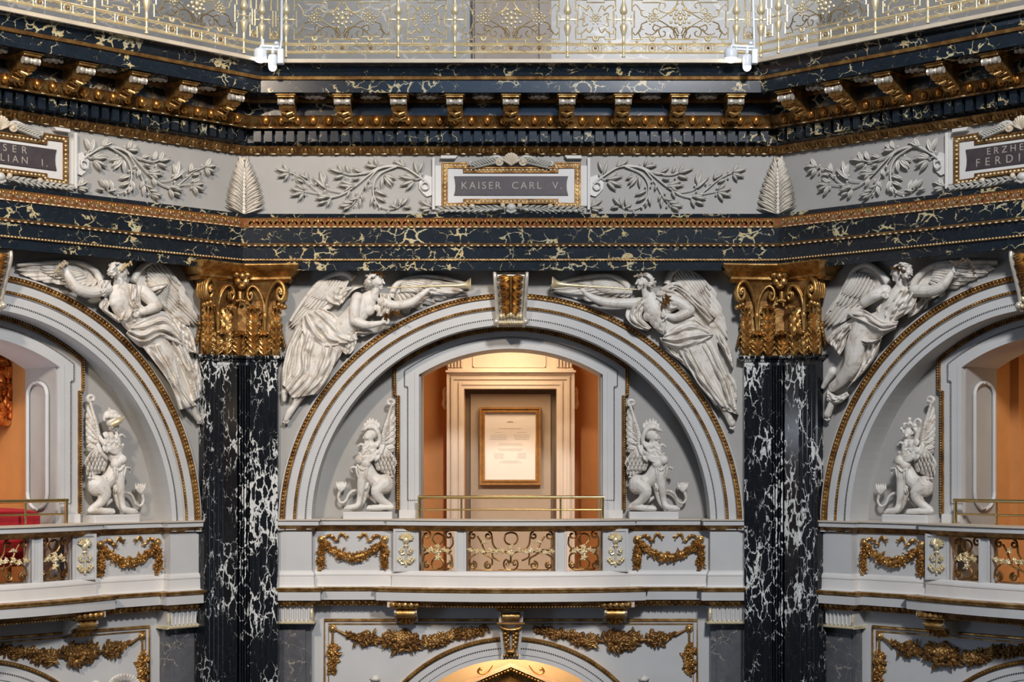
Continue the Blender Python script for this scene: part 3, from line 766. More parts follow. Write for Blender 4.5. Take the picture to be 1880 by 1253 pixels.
# ------------------------------------------------------------------ parapet of the balcony
def zc_(y, v): return Z(y, v)
HB, HS = 3.68, 2.20
def vcen(u): return -0.30+0.36*(1-min(1, abs(u)/2.3)**2)
def plan_path(hb, hs, vb, vs, vc0, amp, nseg=14, gap=True):
    L_ = [(-4.31, vb), (-hb, vb), (-hb, vs), (-hs, vs), (-hs, vc0)]
    mid = [(-hs+2*hs*i/nseg, vc0+amp*(1-((-hs+2*hs*i/nseg)/hs)**2)) for i in range(1, nseg)]
    return L_+mid+[(-p[0], p[1]) for p in reversed(L_)]
def parapet(face, label):
    t = thing('balcony_parapet', label, 'balcony', (0, 0.0, Z(1103, 0)), face)
    pth = plan_path(HB, 2.16, -.2, -.4, -.30, .36)
    z = lambda y: Z(y, -.1)
    m = M()
    m.sweep([(-.35, z(966)), (.12, z(966)), (.14, z(965)), (.14, z(957.5)), (.13, z(957)), (-.35, z(956.5))], pth, closep=True)
    m.plan([(-4.4, -.74), (-4.4, -.25), (-HB, -.25), (-HB, -.45), (-1.72, -.45), (-1.72, -.74)], z(966), z(956.5)-.01)
    m.plan([(4.4, -.74), (4.4, -.25), (HB, -.25), (HB, -.45), (1.72, -.45), (1.72, -.74)], z(966), z(956.5)-.01)
    part('ledge', m, MAT['paint'], t)
    m = M()
    me_ = M(); me_.sweep([(.13, z(957.2)), (.17, z(956.5)), (.17, z(954)), (-.3, z(953.6))], pth); part('cream_edge', me_, MAT['cream_edge'], t)
    m.sweep([(.12, z(966)), (.10, z(968)), (.04, z(973)), (.03, z(975.5)), (-.02, z(976)), (-.3, z(976))], pth)
    part('gilt_edge', m, MAT['goldb'], t)
    m = M()
    for sx in (-1, 1):
        a = [(sx*4.4, -.74), (sx*4.4, -.2), (sx*HB, -.2), (sx*HB, -.4), (sx*2.1, -.4), (sx*2.1, -.74)]
        m.plan(a, Z(1110, 0), z(970))
    pts = [(-2.16, -.6)]+[(u, vcen(u)) for u in [-2.16+4.32*i/14 for i in range(15)]]+[(2.16, -.6)]
    m.plan(pts, Z(1110, 0), z(1052))
    part('parapet_wall', m, MAT['paint'], t)
    m = M()
    m.sweep([(0, z(1049)), (.02, z(1050)), (.035, z(1052)), (.05, z(1056)), (.05, z(1058.5)), (.04, z(1059)), (.05, z(1076)), (.06, z(1078.5)), (.18, z(1079.5))], pth)
    part('base_molding', m, MAT['white'], t)
    p2 = plan_path(3.66, 2.33, -.2, -.4, -.22, .36)
    m = M(); m.sweep([(.02, z(1078.5)), (.19, z(1079.5)), (.21, z(1081)), (.20, z(1084)), (.17, z(1086)), (.16, z(1087.5))], p2)
    part('gilt_cornice', m, MAT['gold'], t)
    m = M(); m.sweep([(.155, z(1087)), (.155, z(1103)), (-.0, z(1103))], p2); part('fascia', m, MAT['paint'], t)
    m = M(); m.sweep([(.10, z(1103)), (.09, z(1105)), (.0, z(1112)), (-.04, z(1115)), (-.45, z(1115.5))], p2)
    part('gilt_soffit', m, MAT['goldb'], t)
    m = M()
    u0, dz = -4.3, .115
    while u0 < 4.35:
        au = abs(u0); v = -.2 if au > 3.66 else -.4 if au > 2.33 else -.22+.36*(1-(u0/2.33)**2)
        if au > 2.4: m.ball((u0, v+.065, z(1107)), (.035, .035, .045), 7, 5)
        m.ball((u0, v+.0, z(1113.5)), (.022, .02, .02), 5, 3); m.ball((u0+.055, v+.0, z(1113.5)), (.022, .02, .02), 5, 3)
        u0 += dz
    part('egg_row', m, MAT['gold'], t, smooth=True)
    # posts
    def post(x0, x1):
        a, b = sorted((U(x0, -.1), U(x1, -.1))); uc = (a+b)/2; v = vcen(uc)
        p_ = M(); p_.box(a, b, v-.28, v-.02, z(1051), z(972))
        f_ = .045 if b-a > .3 else .04
        p_.frame(a, b, z(1051), z(972), f_, v-.05, v)
        return p_
    for (x0, x1) in ((721.5, 768), (835.5, 856), (1019.5, 1040), (1107.5, 1154)): part('post', post(x0, x1), MAT['paint'], t)
    # gilt candelabrum ornaments on the two panelled posts
    for xc in (745, 1131):
        uc = U(xc, 0); v = vcen(uc)-.02; m = M()
        T = lambda x, y, o=.03: (U(xc+x, -.1), v+o, z(y))
        for k in range(9):
            a = pi*(k-1)/7; leaf3(m, (0, 0), (.14*cos(a), .10*sin(a)+.02), .03, lambda p, q, o: (uc+p, v+.02+o, z(990)+q), lift=.03)
        m.ball(T(0, 993), (.06, .04, .07), 8, 6); m.ball(T(0, 1003), (.05, .03, .03), 8, 6)
        m.tube([T(0, y) for y in (1004, 1012, 1020, 1030, 1038)], [.02, .012, .018, .014, .02], 6)
        for q in (-1, 1):
            m.tube([T(q*3, 1017), T(q*8, 1019), T(q*12, 1014), T(q*9, 1009)], .014, 5)
            for k in range(4): m.ball(T(q*(9+2*cos(k*1.6)), 1011+3*sin(k*1.6), .04), .024, 5, 4)
            m.tube([T(q*1, 1034), T(q*8, 1036), T(q*13, 1029), T(q*9, 1024)], .02, 5)
            for k in range(4): m.ball(T(q*(11+3*cos(k*1.5)), 1028+3*sin(k*1.5), .04), .026, 5, 4)
            leaf3(m, (0, 0), (q*.09, -.03), .03, lambda p, w_, o: (uc+p, v+.02+o, z(1031)+w_))
        m.ball(T(0, 1038), (.025, .02, .04), 6, 5)
        part('gilt_ornament', m, MAT['goldp'], t, smooth=True)
    return t
def grille_mesh(x0, x1, wide):
    m = M(); z = lambda y: Z(y, -.1); xc = (x0+x1)/2
    def T(x, y, o=0.0):
        u = U(x, -.1); return (u, vcen(u)-.12+o, z(y))
    def sp(cx, cy, r, turns, a0, sg, rad=.02, lead=None):
        pts = []
        n_ = int(20*turns)+6
        for i in range(n_+1):
            k = i/n_; a = radians(a0)+sg*turns*2*pi*k; q = r*(1-.8*k); pts.append(T(cx+q*cos(a), cy-q*sin(a)))
        m.tube(pts, rad, 5, flat=1.3)
    def line(pts, rad=.018): m.tube([T(*p) for p in smooth_path(pts, 4)], rad, 5, flat=1.3)
    def rose(cx, cy, r, n_=6):
        m.ball(T(cx, cy, .03), r*.35/100, 6, 4)
        for k in range(n_):
            a = k*2*pi/n_; m.ball(T(cx+r*.6*cos(a), cy+r*.6*sin(a), .02), (r*.36/100, .02, r*.36/100), 6, 4)
    for q in (-1, 1):
        X = lambda d: xc+q*d
        if not wide:
            sp(X(21), 1038.5, 7, 1.4, 90 if q > 0 else 90, -q); sp(X(21), 983, 8, 1.1, 90, q)
            line([(X(27), 1034), (X(25), 1020), (X(16), 1015), (X(22), 1008), (X(28), 1000), (X(27), 986)])
            sp(X(20), 1014, 5, 1.2, 0 if q > 0 else 180, q)
            line([(X(0), 1046), (X(8), 1043), (X(11), 1034), (X(5), 1026), (X(0), 1024)]); line([(X(0), 1046), (X(12), 1047), (X(21), 1046)])
            line([(X(0), 980), (X(8), 984), (X(10), 992), (X(4), 1000)]); line([(X(10), 1010), (X(20), 1006)], .014)
        else:
            for (d, r) in ((42, 7.5), (70, 7.5)):
                sp(X(d), 1038.5, r, 1.4, 90, -q if d < 50 else q); sp(X(d), 984, r, 1.2, 90, q if d < 50 else -q)
            line([(X(34), 1038), (X(35), 1026), (X(45), 1020), (X(56), 1014), (X(66), 1018), (X(76), 1026), (X(78), 1038)])
            line([(X(62), 985), (X(55), 996), (X(50), 1008), (X(46), 1018)]); line([(X(77), 986), (X(76), 1002), (X(70), 1010)])
            line([(X(35), 985), (X(33), 1000), (X(24), 1010), (X(8), 1014)]); line([(X(20), 1030), (X(32), 1024), (X(34), 1015)])
            line([(X(0), 1047), (X(9), 1045), (X(13), 1036), (X(9), 1028), (X(0), 1034)]); line([(X(0), 1034), (X(-0), 1028), (X(0), 1012)])
            line([(X(0), 978), (X(9), 981), (X(12), 990), (X(8), 998), (X(0), 1001)]); line([(X(12), 1046), (X(30), 1047), (X(70), 1047)], .012)
            sp(X(7), 1036, 4, 1, 90, q, .014)
            line([(X(6), 1016), (X(20), 1012), (X(40), 1014), (X(60), 1010), (X(76), 1013)], .014)
    f = M(); m0, m = m, f
    rnd = random.Random(3)
    for (cx, cy, r) in ([(xc, 1014, 8), (xc, 1025, 6), (xc-12, 1010, 5), (xc+12, 1010, 5), (xc, 1004, 5), (xc-19, 1012, 4), (xc+19, 1012, 4)] if not wide else
                        [(xc, 1016, 7), (xc, 1004, 4)]+[(xc+q*d, 1012+rnd.uniform(-2, 2), 5) for q in (-1, 1) for d in (14, 26, 38, 52, 62, 74)]+[(xc+q*50, 994, 4) for q in (-1, 1)]):
        rose(cx, cy, r, 5)
        for k in range(3):
            a = rnd.uniform(0, 2*pi); c_ = T(cx, cy, .01)
            leaf3(f, (0, 0), (.09*cos(a), .07*sin(a)), .022, lambda p, w_, o: (c_[0]+p, c_[1]+o, c_[2]+w_))
    return m0, f
gm = {}
for key, (x0, x1, wd) in {'a': (774, 833, False), 'b': (858, 1018, True), 'c': (1042, 1102, False)}.items():
    s_, f_ = grille_mesh(x0, x1, wd)
    PUSH[0] = -.32; s_, f_ = mapped(s_, pushed), mapped(f_, pushed); PUSH[0] = 0.0
    gm[key] = (make_mesh('scrollwork', s_, MAT['goldb'], (0, 0, 0), True, 60), make_mesh('blossoms', f_, MAT['goldp'], (0, 0, 0), True, 60), U((x0+x1)/2))
def add_grilles(face, labels):
    for key, lb in labels.items():
        if not lb: continue
        a, b, uc = gm[key]
        PUSH[0] = -.32; bb = pushed((uc, vcen(uc)-.12, Z(1050, -.1))); PUSH[0] = 0.0
        t = thing('balustrade_grille', lb, 'grille', bb, face, 'wrought grilles in the balcony parapets')
        for nm, me in (('scrollwork', a), ('blossoms', b)):
            o = bpy.data.objects.new(nm, me); COL.objects.link(o); o.parent = t
            o.location = (-bb[0], bb[1], -bb[2])
# gilt flower garland with ribbons and drops in the swag panels
def flower(m, c, r, rnd, n_=5):
    m.ball(c, (r*.45, r*.5, r*.45), 6, 5)
    a0 = rnd.uniform(0, 6)
    for k in range(n_):
        a = a0+k*2*pi/n_; m.ball((c[0]+r*.62*cos(a), c[1]-r*.15, c[2]+r*.62*sin(a)), (r*.42, r*.3, r*.42), 6, 4)
def cluster(m, pts, rads, dens, rnd, unit=.05, leaves=.4, depth=.7):
    P_ = smooth_path(pts, 6); R2 = smooth_path([(r,) for r in rads], 6)
    for (p, r) in zip(P_, R2):
        r = r[0]
        m.ball((p[0], p[1]+r*.3, p[2]), (r*.7, r*.6, r*.7), 7, 5)
        for k in range(dens):
            a = rnd.uniform(0, 2*pi); q = r*sqrt(rnd.random())
            c = (p[0]+q*cos(a)+rnd.uniform(-.02, .02), p[1]+r*depth*sqrt(max(0, 1-(q/r)**2))+.01, p[2]+q*sin(a))
            if rnd.random() < leaves:
                b = rnd.uniform(0, 2*pi); L = unit*rnd.uniform(1.2, 2.0)
                leaf3(m, (0, 0), (L*cos(b), L*sin(b)), unit*.5, lambda x, y, o: (c[0]+x, c[1]+o, c[2]+y), thick=.01, lift=.03, n=4)
            elif rnd.random() < .5: flower(m, c, unit*rnd.uniform(.6, 1.0), rnd)
            else: m.ball(c, unit*rnd.uniform(.45, .75), 7, 5)
def garland(face, sx, label):
    v = -.38; rnd = random.Random(5)
    def T(zx, zy, o=0.0): return (sx*abs(U(560+zx/4.7, v)), v+o, Z(940+zy/4.7, v))
    t = thing('flower_garland', label, 'garland', T(417, 250), face, 'gilt garlands on the parapets')
    m = M(); cluster(m, [T(*p) for p in ((180, 268), (215, 315), (280, 355), (400, 395), (520, 370), (610, 315), (660, 270))], [.035, .06, .085, .11, .09, .065, .035], 5, rnd, .042)
    part('swag', m, MAT['gold'], t, smooth=True)
    for zx in (142, 688):
        m = M(); m.tube([T(zx, 250), T(zx, 330)], .022, 6)
        cluster(m, [T(zx, 290), T(zx, 340), T(zx-3, 390), T(zx, 440), T(zx, 480)], [.03, .05, .09, .07, .025], 5, rnd, .036); part('drop', m, MAT['gold'], t, smooth=True)
        m = M(); m.ball(T(zx, 238, .04), (.055, .03, .055), 10, 6); m.tube([T(zx+26*cos(a), 238+26*sin(a), .03) for a in [k*pi/6 for k in range(12)]], .018, 6, closed=True)
        part('rosette', m, MAT['gold'], t, smooth=True)
    for q, L in ((1, 0), (-1, 832)):
        m = M(); X = lambda a: L+q*a
        m.tube([T(X(a), b, .04+.02*sin(a)) for (a, b) in smooth_path([(165, 222), (205, 205), (240, 215), (265, 245), (298, 255)], 5)], [.012+.018*sin(pi*i/20) for i in range(21)], 6, flat=.5)
        m.tube([T(X(a), b, .03) for (a, b) in smooth_path([(285, 250), (300, 205), (325, 188), (345, 212), (380, 208)], 5)], [.012+.014*sin(pi*i/20) for i in range(21)], 6, flat=.5)
        m.tube([T(X(a), b, .03) for (a, b) in smooth_path([(335, 205), (355, 225), (362, 242)], 4)], .014, 5, flat=.5)
        part('ribbon', m, MAT['gold'], t, smooth=True)
    return t
# ------------------------------------------------------------------ below the balcony
def lower(face, bay, gl=True, gr=True):
    vw = -.6
    t = thing('wall_panel_frame', 'thin gilt rectangular frame round the wall panel below the %s balcony' % bay, 'frame', (0, vw, -4.2), face)
    m = M(); hx = 3.42/1.0; u = abs(U(596, vw)); zt = Z(1139, vw)
    for (o, r, y) in ((0, .028, .02), (.075, .014, .01)):
        m.tube([(-u+o, vw+y, -5.0), (-u+o, vw+y, zt-o), (u-o, vw+y, zt-o), (u-o, vw+y, -5.0)], r, 6)
    part('gilt_molding', m, MAT['gold'], t)
    # lower arch
    zc = Z(1454, -.5); q = lambda a: rr(a, -.5)
    a = thing('archivolt', 'pale lower arch with one gilt ring below the %s balcony' % bay, 'arch', (0, -.6, zc), face)
    m = M(); m.arc(0, zc, [(q(242), -1.19), (q(242), -.56), (q(250), -.56), (q(251.5), -.54), (q(262), -.54), (q(264), -.53), (q(276), -.53), (q(277), -.6)], 20, 160, 60)
    part('arch_band', m, MAT['paint'], a)
    m = M(); m.arc(0, zc, [(q(276), -.6), (q(276.5), -.5), (q(280), -.48), (q(283.5), -.52), (q(284), -.61)], 20, 160, 60)
    beads_on_arc(m, q(280), -.49, 20, 160, 110, .022, zc)
    part('gilt_ring', m, MAT['gold'], a)
    m = M(); beads_on_arc(m, q(263), -.535, 20, 160, 150, .017, zc); part('dark_beads', m, MAT['darkline'], a)
    # consoles under the parapet
    def console(xc, w_, y0, y1, label):
        uc = U(xc, -.2)
        c = thing('console', label, 'console', (uc, vw, Z(y1, -.4)), face, 'gilt consoles under the balconies')
        m = M(); m.bevbox(uc-w_*1.35, uc+w_*1.35, vw, .0, Z(y0-6, -.1), Z(y0-12, -.1), .02); m.bevbox(uc-w_*1.15, uc+w_*1.15, vw, -.06, Z(y0, -.1), Z(y0-6, -.1), .02)
        for k in range(5): m.ball((uc+(k-2)*w_*.52, .0, Z(y0-8, -.1)), (.05, .04, .05), 7, 5)
        part('console_cap', m, MAT['gold'], c)
        m = M(); pr = [(Z(y0, -.2), -.12), (Z(y0+6, -.2), -.08), (Z(y0+12, -.2), -.14), (Z(y0+16, -.2), -.3), (Z(y1-4, -.3), -.36), (Z(y1, -.4), -.56)]
        rows = [[(uc-w_, vw, z), (uc-w_, v, z), (uc-w_+.05, v, z), (uc-w_+.06, v-.03, z), (uc+w_-.06, v-.03, z), (uc+w_-.05, v, z), (uc+w_, v, z), (uc+w_, vw, z)] for (z, v) in pr]
        m.quadgrid(rows, closeu=True); part('console_body', m, MAT['silver'], c)
        m = M(); m.tube([(uc-w_+.04, -.16, Z(y0+8, -.2)), (uc+w_-.04, -.16, Z(y0+8, -.2))], .085, 8)
        for k in range(-2, 3):
            for j in range(3): leaf3(m, (k*.03, 0), (k*w_*.38, -.20-.04*j+.03*abs(k)), .04, lambda x, y, o: (uc+x, -.16-.5*abs(y)+o, Z(y0+4, -.2)+y), lift=.05, thick=.02)
        m.ball((uc, -.2, Z(y0+12, -.2)), (.06, .1, .06), 7, 5); m.ball((uc, -.36, Z(y1-3, -.3)), (w_*.7, .1, .06), 8, 5)
        part('leaf_carving', m, MAT['gold'], c, smooth=True)
    pos = {'central': 'in the central bay', 'left': 'in the left bay', 'right': 'in the right bay'}[bay]
    if face is not FR: console(1130, .21, 1119, 1145, 'short gilt leaf console right of the lower keystone %s' % pos)
    if face is not FL: console(745, .21, 1119, 1145, 'short gilt leaf console left of the lower keystone %s' % pos)
    # lower keystone in two tiers
    k_ = thing('lower_keystone', 'tall two-tier gilt keystone console above the lower arch %s' % pos, 'keystone', (0, vw, Z(1212, -.3)), face)
    m = M(); m.bevbox(-.33, .33, vw, .02, Z(1116, -.1), Z(1109, -.1), .02); m.bevbox(-.27, .27, vw, -.04, Z(1122, -.1), Z(1116, -.1), .02)
    for k in range(5): m.ball(((k-2)*.125, .01, Z(1112, -.1)), (.055, .04, .05), 7, 5)
    m.bevbox(-.26, .26, vw, -.1, Z(1147, -.2), Z(1143, -.2), .01)
    part('console_cap', m, MAT['gold'], k_)
    m = M()
    for (y0, y1, w0, w1, va, vb) in ((1122, 1143, .235, .22, -.12, -.2), (1147, 1203, .215, .175, -.16, -.36), (1203, 1212, .18, .19, -.36, -.36)):
        rows = [[(-w, vw, z), (-w, v, z), (-w+.05, v, z), (-w+.06, v-.03, z), (w-.06, v-.03, z), (w-.05, v, z), (w, v, z), (w, vw, z)] for (z, v, w) in [(Z(y0+(y1-y0)*i/5, -.25), va+(vb-va)*i/5, w0+(w1-w0)*i/5) for i in range(6)]]
        m.quadgrid(rows, closeu=True); m.face(*[len(m.v)-8+k for k in range(8)])
    part('console_body', m, MAT['paint'], k_)
    m = M(); m.tube([(-.16, -.16, Z(1132, -.2)), (.16, -.16, Z(1132, -.2))], .08, 8)
    m.tube([(0.2*cos(b), -.15-.0*b, Z(1150, -.2)+.07*sin(b)) for b in [pi+pi*i/8 for i in range(9)]], .03, 6)
    for j in range(5):
        zz = Z(1156+j*8.5, -.2); v = -.19-.035*j
        for sx in (-1, 1):
            m.ball((sx*(.115-.012*j), v, zz), (.06, .05, .055), 7, 5); m.ball((sx*(.05), v, zz-.04), (.035, .04, .05), 6, 4)
    m.ball((0, -.32, Z(1199, -.2)), (.11, .06, .05), 8, 5)
    for j in range(5): m.ball(((j-2)*.06, -.36, Z(1207, -.2)), (.03, .03, .05), 6, 4)
    part('leaf_carving', m, MAT['gold'], k_, smooth=True)
    # fluted corbel and marble pilaster strip at each end
    for sx in (-1, 1):
        if (face is FL and sx < 0) or (face is FR and sx > 0): continue
        w2 = 'left' if sx < 0 else 'right'
        ub = abs(U(572, -.2)); ue = 4.45
        c = thing('corner_pier', 'grey marble pier with fluted pale cap at the %s end of the %s bay' % (w2, bay), 'pilaster', (sx*4.4, vw, -4.8), face)
        X = lambda a, b: (min(sx*a, sx*b), max(sx*a, sx*b))
        m = M(); m.box(*X(ub-.02, 4.45), vw, -.27, Z(1142, -.25), Z(1114, -.25)); part('cap_block', m, MAT['paint'], c)
        m = M()
        for k in range(8):
            uu = ub+.06+k*.085
            m.tube([(sx*uu, -.255, Z(1139, -.25)), (sx*uu, -.255, Z(1118, -.25))], .02, 6)
        for k in range(7):
            uu = ub+.10+k*.085; m.tube([(sx*(uu+.04*cos(a_)), -.262, Z(1121, -.25)+.035*sin(a_)) for a_ in [pi*i/6 for i in range(7)]], .009, 4)
        part('fluting', m, MAT['white'], c, smooth=True)
        m = M(); m.bevbox(*X(ub-.05, ue), vw, -.20, Z(1147, -.2), Z(1142, -.2), .015); m.ball((sx*(ub+.0), -.25, Z(1130, -.2)), (.035, .035, .13), 6, 5)
        part('gilt_fillet', m, MAT['goldp'], c)
        m = M(); m.box(*X(abs(U(571, -.4)), ue), vw, -.42, -4.8, Z(1147, -.3)); part('pier_side', m, MAT['grey'], c)
        m = M(); m.bevbox(*X(abs(U(561, -.4)), ue), -.44, -.39, -4.8, Z(1156, -.3), .01); part('marble_panel', m, MAT['grey'], c)
    # fruit garland and drop
    for sx in (-1, 1):
        if (face is FL and sx < 0) or (face is FR and sx > 0): continue
        w2 = 'left' if sx < 0 else 'right'
        rnd = random.Random(11+sx)
        def T(zx, zy, o=0.0): return (sx*abs(U(560+zx/4.7, vw)), vw+o, Z(1080+zy/4.7, vw))
        g = thing('fruit_garland', 'dull gilt fruit garland on the %s side of the lower panel, %s bay' % (w2, bay), 'garland', T(240, 350), face, 'gilt fruit garlands below the balconies')
        m = M(); m.tube([T(270, 360, .04), T(360, 405, .05)], [.018, .03], 6)
        cluster(m, [T(*p) for p in ((360, 400), (410, 420), (460, 440))], [.03, .05, .05], 3, rnd, .05)
        cluster(m, [T(*p) for p in ((470, 445), (530, 420), (590, 445))], [.09, .13, .08], 6, rnd, .075, leaves=.5)
        m.tube([T(590, 445, .05), T(720, 455, .05)], .03, 6)
        cluster(m, [T(*p) for p in ((710, 440), (770, 450), (850, 455), (940, 455))], [.09, .17, .18, .12], 7, rnd, .085, leaves=.4)
        m.tube([T(940, 465, .05), T(1060, 450, .05)], .025, 6)
        cluster(m, [T(*p) for p in ((1060, 455), (1110, 455), (1190, 445), (1260, 410))], [.10, .13, .09, .05], 6, rnd, .07, leaves=.5)
        cluster(m, [T(*p) for p in ((1280, 400), (1360, 395), (1440, 380), (1560, 350))], [.05, .09, .08, .03], 5, rnd, .06, leaves=.8)
        part('fruit_swag', m, MAT['goldb'], g, smooth=True)
        m = M(); m.ball(T(240, 350, .05), (.05, .03, .05), 8, 6); m.tube([T(240+26*cos(b), 350+26*sin(b), .03) for b in [k*pi/6 for k in range(12)]], .02, 6, closed=True)
        part('rosette', m, MAT['gold'], g, smooth=True)
        m = M(); m.tube([T(240, 375, .03), T(238, 480, .03)], .02, 6)
        cluster(m, [T(*p) for p in ((240, 500), (245, 560), (250, 610))], [.04, .1, .08], 6, rnd, .06)
        cluster(m, [T(*p) for p in ((235, 640), (238, 680), (245, 735))], [.07, .09, .025], 5, rnd, .05)
        part('fruit_drop', m, MAT['gold'], g, smooth=True)
for f in (FC, FL, FR):
    b = f.name; PUSH[0] = -.32
    parapet(f, 'pale balcony parapet with gilt cornice curving forward in the %s bay' % b)
    for sx in (-1, 1):
        if (f is FL and sx < 0) or (f is FR and sx > 0): continue
        garland(f, sx, 'gilt flower swag with ribbons on the %s part of the %s parapet' % ('left' if sx < 0 else 'right', b))
    lower(f, b); PUSH[0] = 0.0
add_grilles(FC, {'a': 'narrow gilt scroll grille left of centre in the central parapet', 'b': 'wide gilt scroll grille in the middle of the central parapet', 'c': 'narrow gilt scroll grille right of centre in the central parapet'})
add_grilles(FL, {'a': None, 'b': 'wide gilt scroll grille cut off by the left edge, under the red bench', 'c': 'narrow gilt scroll grille next to the panelled post of the left parapet'})
add_grilles(FR, {'a': 'narrow gilt scroll grille next to the panelled post of the right parapet', 'b': 'wide bright scroll grille cut off by the right edge, in the right parapet', 'c': None})
# ------------------------------------------------------------------ rooms behind the openings
def pframe(m, x0, x1, y0, y1, w_, va, vb): m.frame(U(x0, vb), U(x1, vb), Z(y1, vb), Z(y0, vb), w_/100*(D-vb)/D, va, vb)
def pbox(m, x0, x1, y0, y1, va, vb):          # box whose front face (v = vb) covers photo rows / columns on the central bay
    m.box(U(x0, vb), U(x1, vb), va, vb, Z(y1, vb), Z(y0, vb))
m = M(); m.box(-3, -.95, -4.4, -4.2, -2.45, 2.6); m.box(.95, 3, -4.4, -4.2, -2.45, 2.6); m.box(-.95, .95, -4.4, -4.2, 1.6, 2.6)
o = struct('wall_back', m, MAT['orange'])
m = M()
for sx in (-1, 1): m.box(*sorted((sx*2.05, sx*2.25)), -4.3, -2.1, -2.45, 2.6)
struct('wall_side', m, MAT['orange'])
# monumental doorcase with the blind panel
t = thing('doorcase', 'warm lit stone doorcase with consoles standing behind the central balcony', 'doorcase', (0, -4.2, -2.45))
v0, v1 = -4.2, -3.9
m = M()
pframe(m, 822, 1052, 684, 1100, 30, v0-.3, v1)
for (x0, x1, y0, vv) in ((820, 1055, 683, v1+.07), (828, 1046, 692, v1+.05), (842, 1033, 702, v1+.03)):
    w_ = 5
    pframe(m, x0, x1, y0, 1090, w_, v1-.05, vv)
part('architrave', m, MAT['peach'], t)
m = M(); pbox(m, 818, 1057, 680, 684, v0, v1+.18); pbox(m, 822, 1053, 677, 680, v0, v1+.12)
pbox(m, 852, 1020, 600, 677, v0, v1-.05)
for x in (868, 1000): pbox(m, x, x+2, 650, 675, v1-.1, v1-.02)
pbox(m, 868, 1002, 673, 675, v1-.1, v1-.02)
part('overdoor_panel', m, MAT['peach'], t)
for x in (820, 1020):
    m = M(); pbox(m, x, x+32, 600, 677, v0, v1+.05)
    for k in range(5): uu = U(x+4+k*6, v1); m.tube([(uu, v1+.08, Z(640, v1)), (uu, v1+.08, Z(673, v1)), (uu, v1+.10, Z(676, v1))], .025, 6)
    part('fluted_console', m, MAT['peach'], t)
for sx in (-1, 1):
    m = M(); xc = 937+sx*118
    m.tube([(U(xc+sx*a, v1), v1-.1, Z(y, v1)) for (a, y) in smooth_path([(0, 712), (3, 720), (2, 732), (4, 742), (0, 750)], 4)], .05, 6)
    m.ball((U(xc, v1), v1-.1, Z(722, v1)), (.06, .08, .07)); m.ball((U(xc+sx*2, v1), v1-.1, Z(742, v1)), (.04, .08, .05))
    part('side_scroll', m, MAT['peach'], t, smooth=True)
m = M(); pbox(m, 850, 1025, 705, 1065, -4.7, -4.45); part('recess', m, MAT['taupedark'], t)  # niche back, its shade painted in as a dark tone
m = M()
pframe(m, 851, 1024, 711, 1100, 13.5, -4.46, -4.38)  # dark band round the panel: shade of the niche put into the colour
part('recess_shade', m, MAT['taupedark'], t)
m = M(); pbox(m, 864, 1011, 724, 1065, -4.45, -4.33); part('blind_panel', m, MAT['taupe'], t)
# framed document
pf = thing('framed_document', 'gilt framed cream document hanging in the lit central doorway', 'framed document', (U(936, -4.3), -4.33, Z(820, -4.3)))
vv = -4.2
m = M(); x0, x1, y0, y1 = 880.5, 993, 748, 891
for k, (i, vf) in enumerate(((0, vv+.04), (3, vv+.0), (6, vv+.03))):
    pframe(m, x0+i, x1-i, y0+i, y1-i, 3.6, -4.33, vf)
part('frame', m, MAT['frame'], pf)
m = M(); pbox(m, 889.5, 984, 756.5, 882.5, -4.32, -4.25); pap = part('paper', m, MAT['paper'], pf)
def text_mesh(body, size, mat, name, parent, width=None, spacing=1.0, loc=(0, 0, 0), depth=0.004, rotz=0.0, bold=0.0):
    cu = bpy.data.curves.new(name, 'FONT'); cu.body = body; cu.size = size; cu.align_x = 'CENTER'; cu.align_y = 'CENTER'
    cu.extrude = depth; cu.offset = bold
    ob = bpy.data.objects.new(name, cu); COL.objects.link(ob)
    def wid():
        bpy.context.view_layer.update(); return ob.dimensions.x
    if width:
        cu.space_character = 1.0; a = wid(); cu.space_character = 1.5; b_ = wid()
        cu.space_character = max(0.6, min(3.5, 1+0.5*(width-a)/max(1e-5, b_-a)))
        bpy.context.view_layer.update()
    me = bpy.data.meshes.new_from_object(ob.evaluated_get(bpy.context.evaluated_depsgraph_get()))
    bpy.data.objects.remove(ob)
    me.materials.clear(); me.materials.append(mat)
    o = bpy.data.objects.new(name, me); COL.objects.link(o); o.parent = parent
    root = parent
    while root.parent: root = root.parent
    b = BASES[root.name]
    o.location = (loc[0]-b[0], -(loc[1]-b[1]), loc[2]-b[2]); o.rotation_euler = (pi/2, 0, 0)
    return o
def dtext(body, x, y, wpx, hpx, nm='printed_line'):
    text_mesh(body, hpx/100*1.35, MAT['ink'], nm, pap, width=wpx/100*1.13, loc=(U(x, -4.25), -4.245, Z(y, -4.25)), depth=0.001)
dtext('DONUM HONORABLE', 936.5, 787.5, 41, 2.6, 'printed_heading')
m = M()
for k in range(7): m.ball((U(936.5+(k-3)*1.8, -4.25), -4.248, Z(775+abs(k-3)*.3, -4.25)), (.012, .004, .02-.003*abs(k-3)), 5, 4)
part('printed_emblem', m, MAT['ink'], pap)
m = M(); rnd = random.Random(4)
def bars(xc, w_, ys):
    for y in ys:
        hw = w_/2*rnd.uniform(.8, 1); x = xc-hw
        while x < xc+hw:
            l = rnd.uniform(1.5, 4); pbox(m, x, min(x+l, xc+hw), y-.35, y+.35, -4.25, -4.247); x += l+.8
bars(915, 14, (794.6,)); bars(958, 18, (794.6,)); bars(915, 34, (799.5, 802.2, 804.8, 807.4)); bars(958, 32, (799.5, 802.2, 804.8, 807.4))
bars(937, 46, (815, 817.8)); bars(937, 44, (825, 827.6)); bars(916, 20, (833.5, 836.2, 839, 841.7)); bars(958, 18, (833.5, 836.2, 839, 841.7)); bars(937, 42, (847.5, 850))
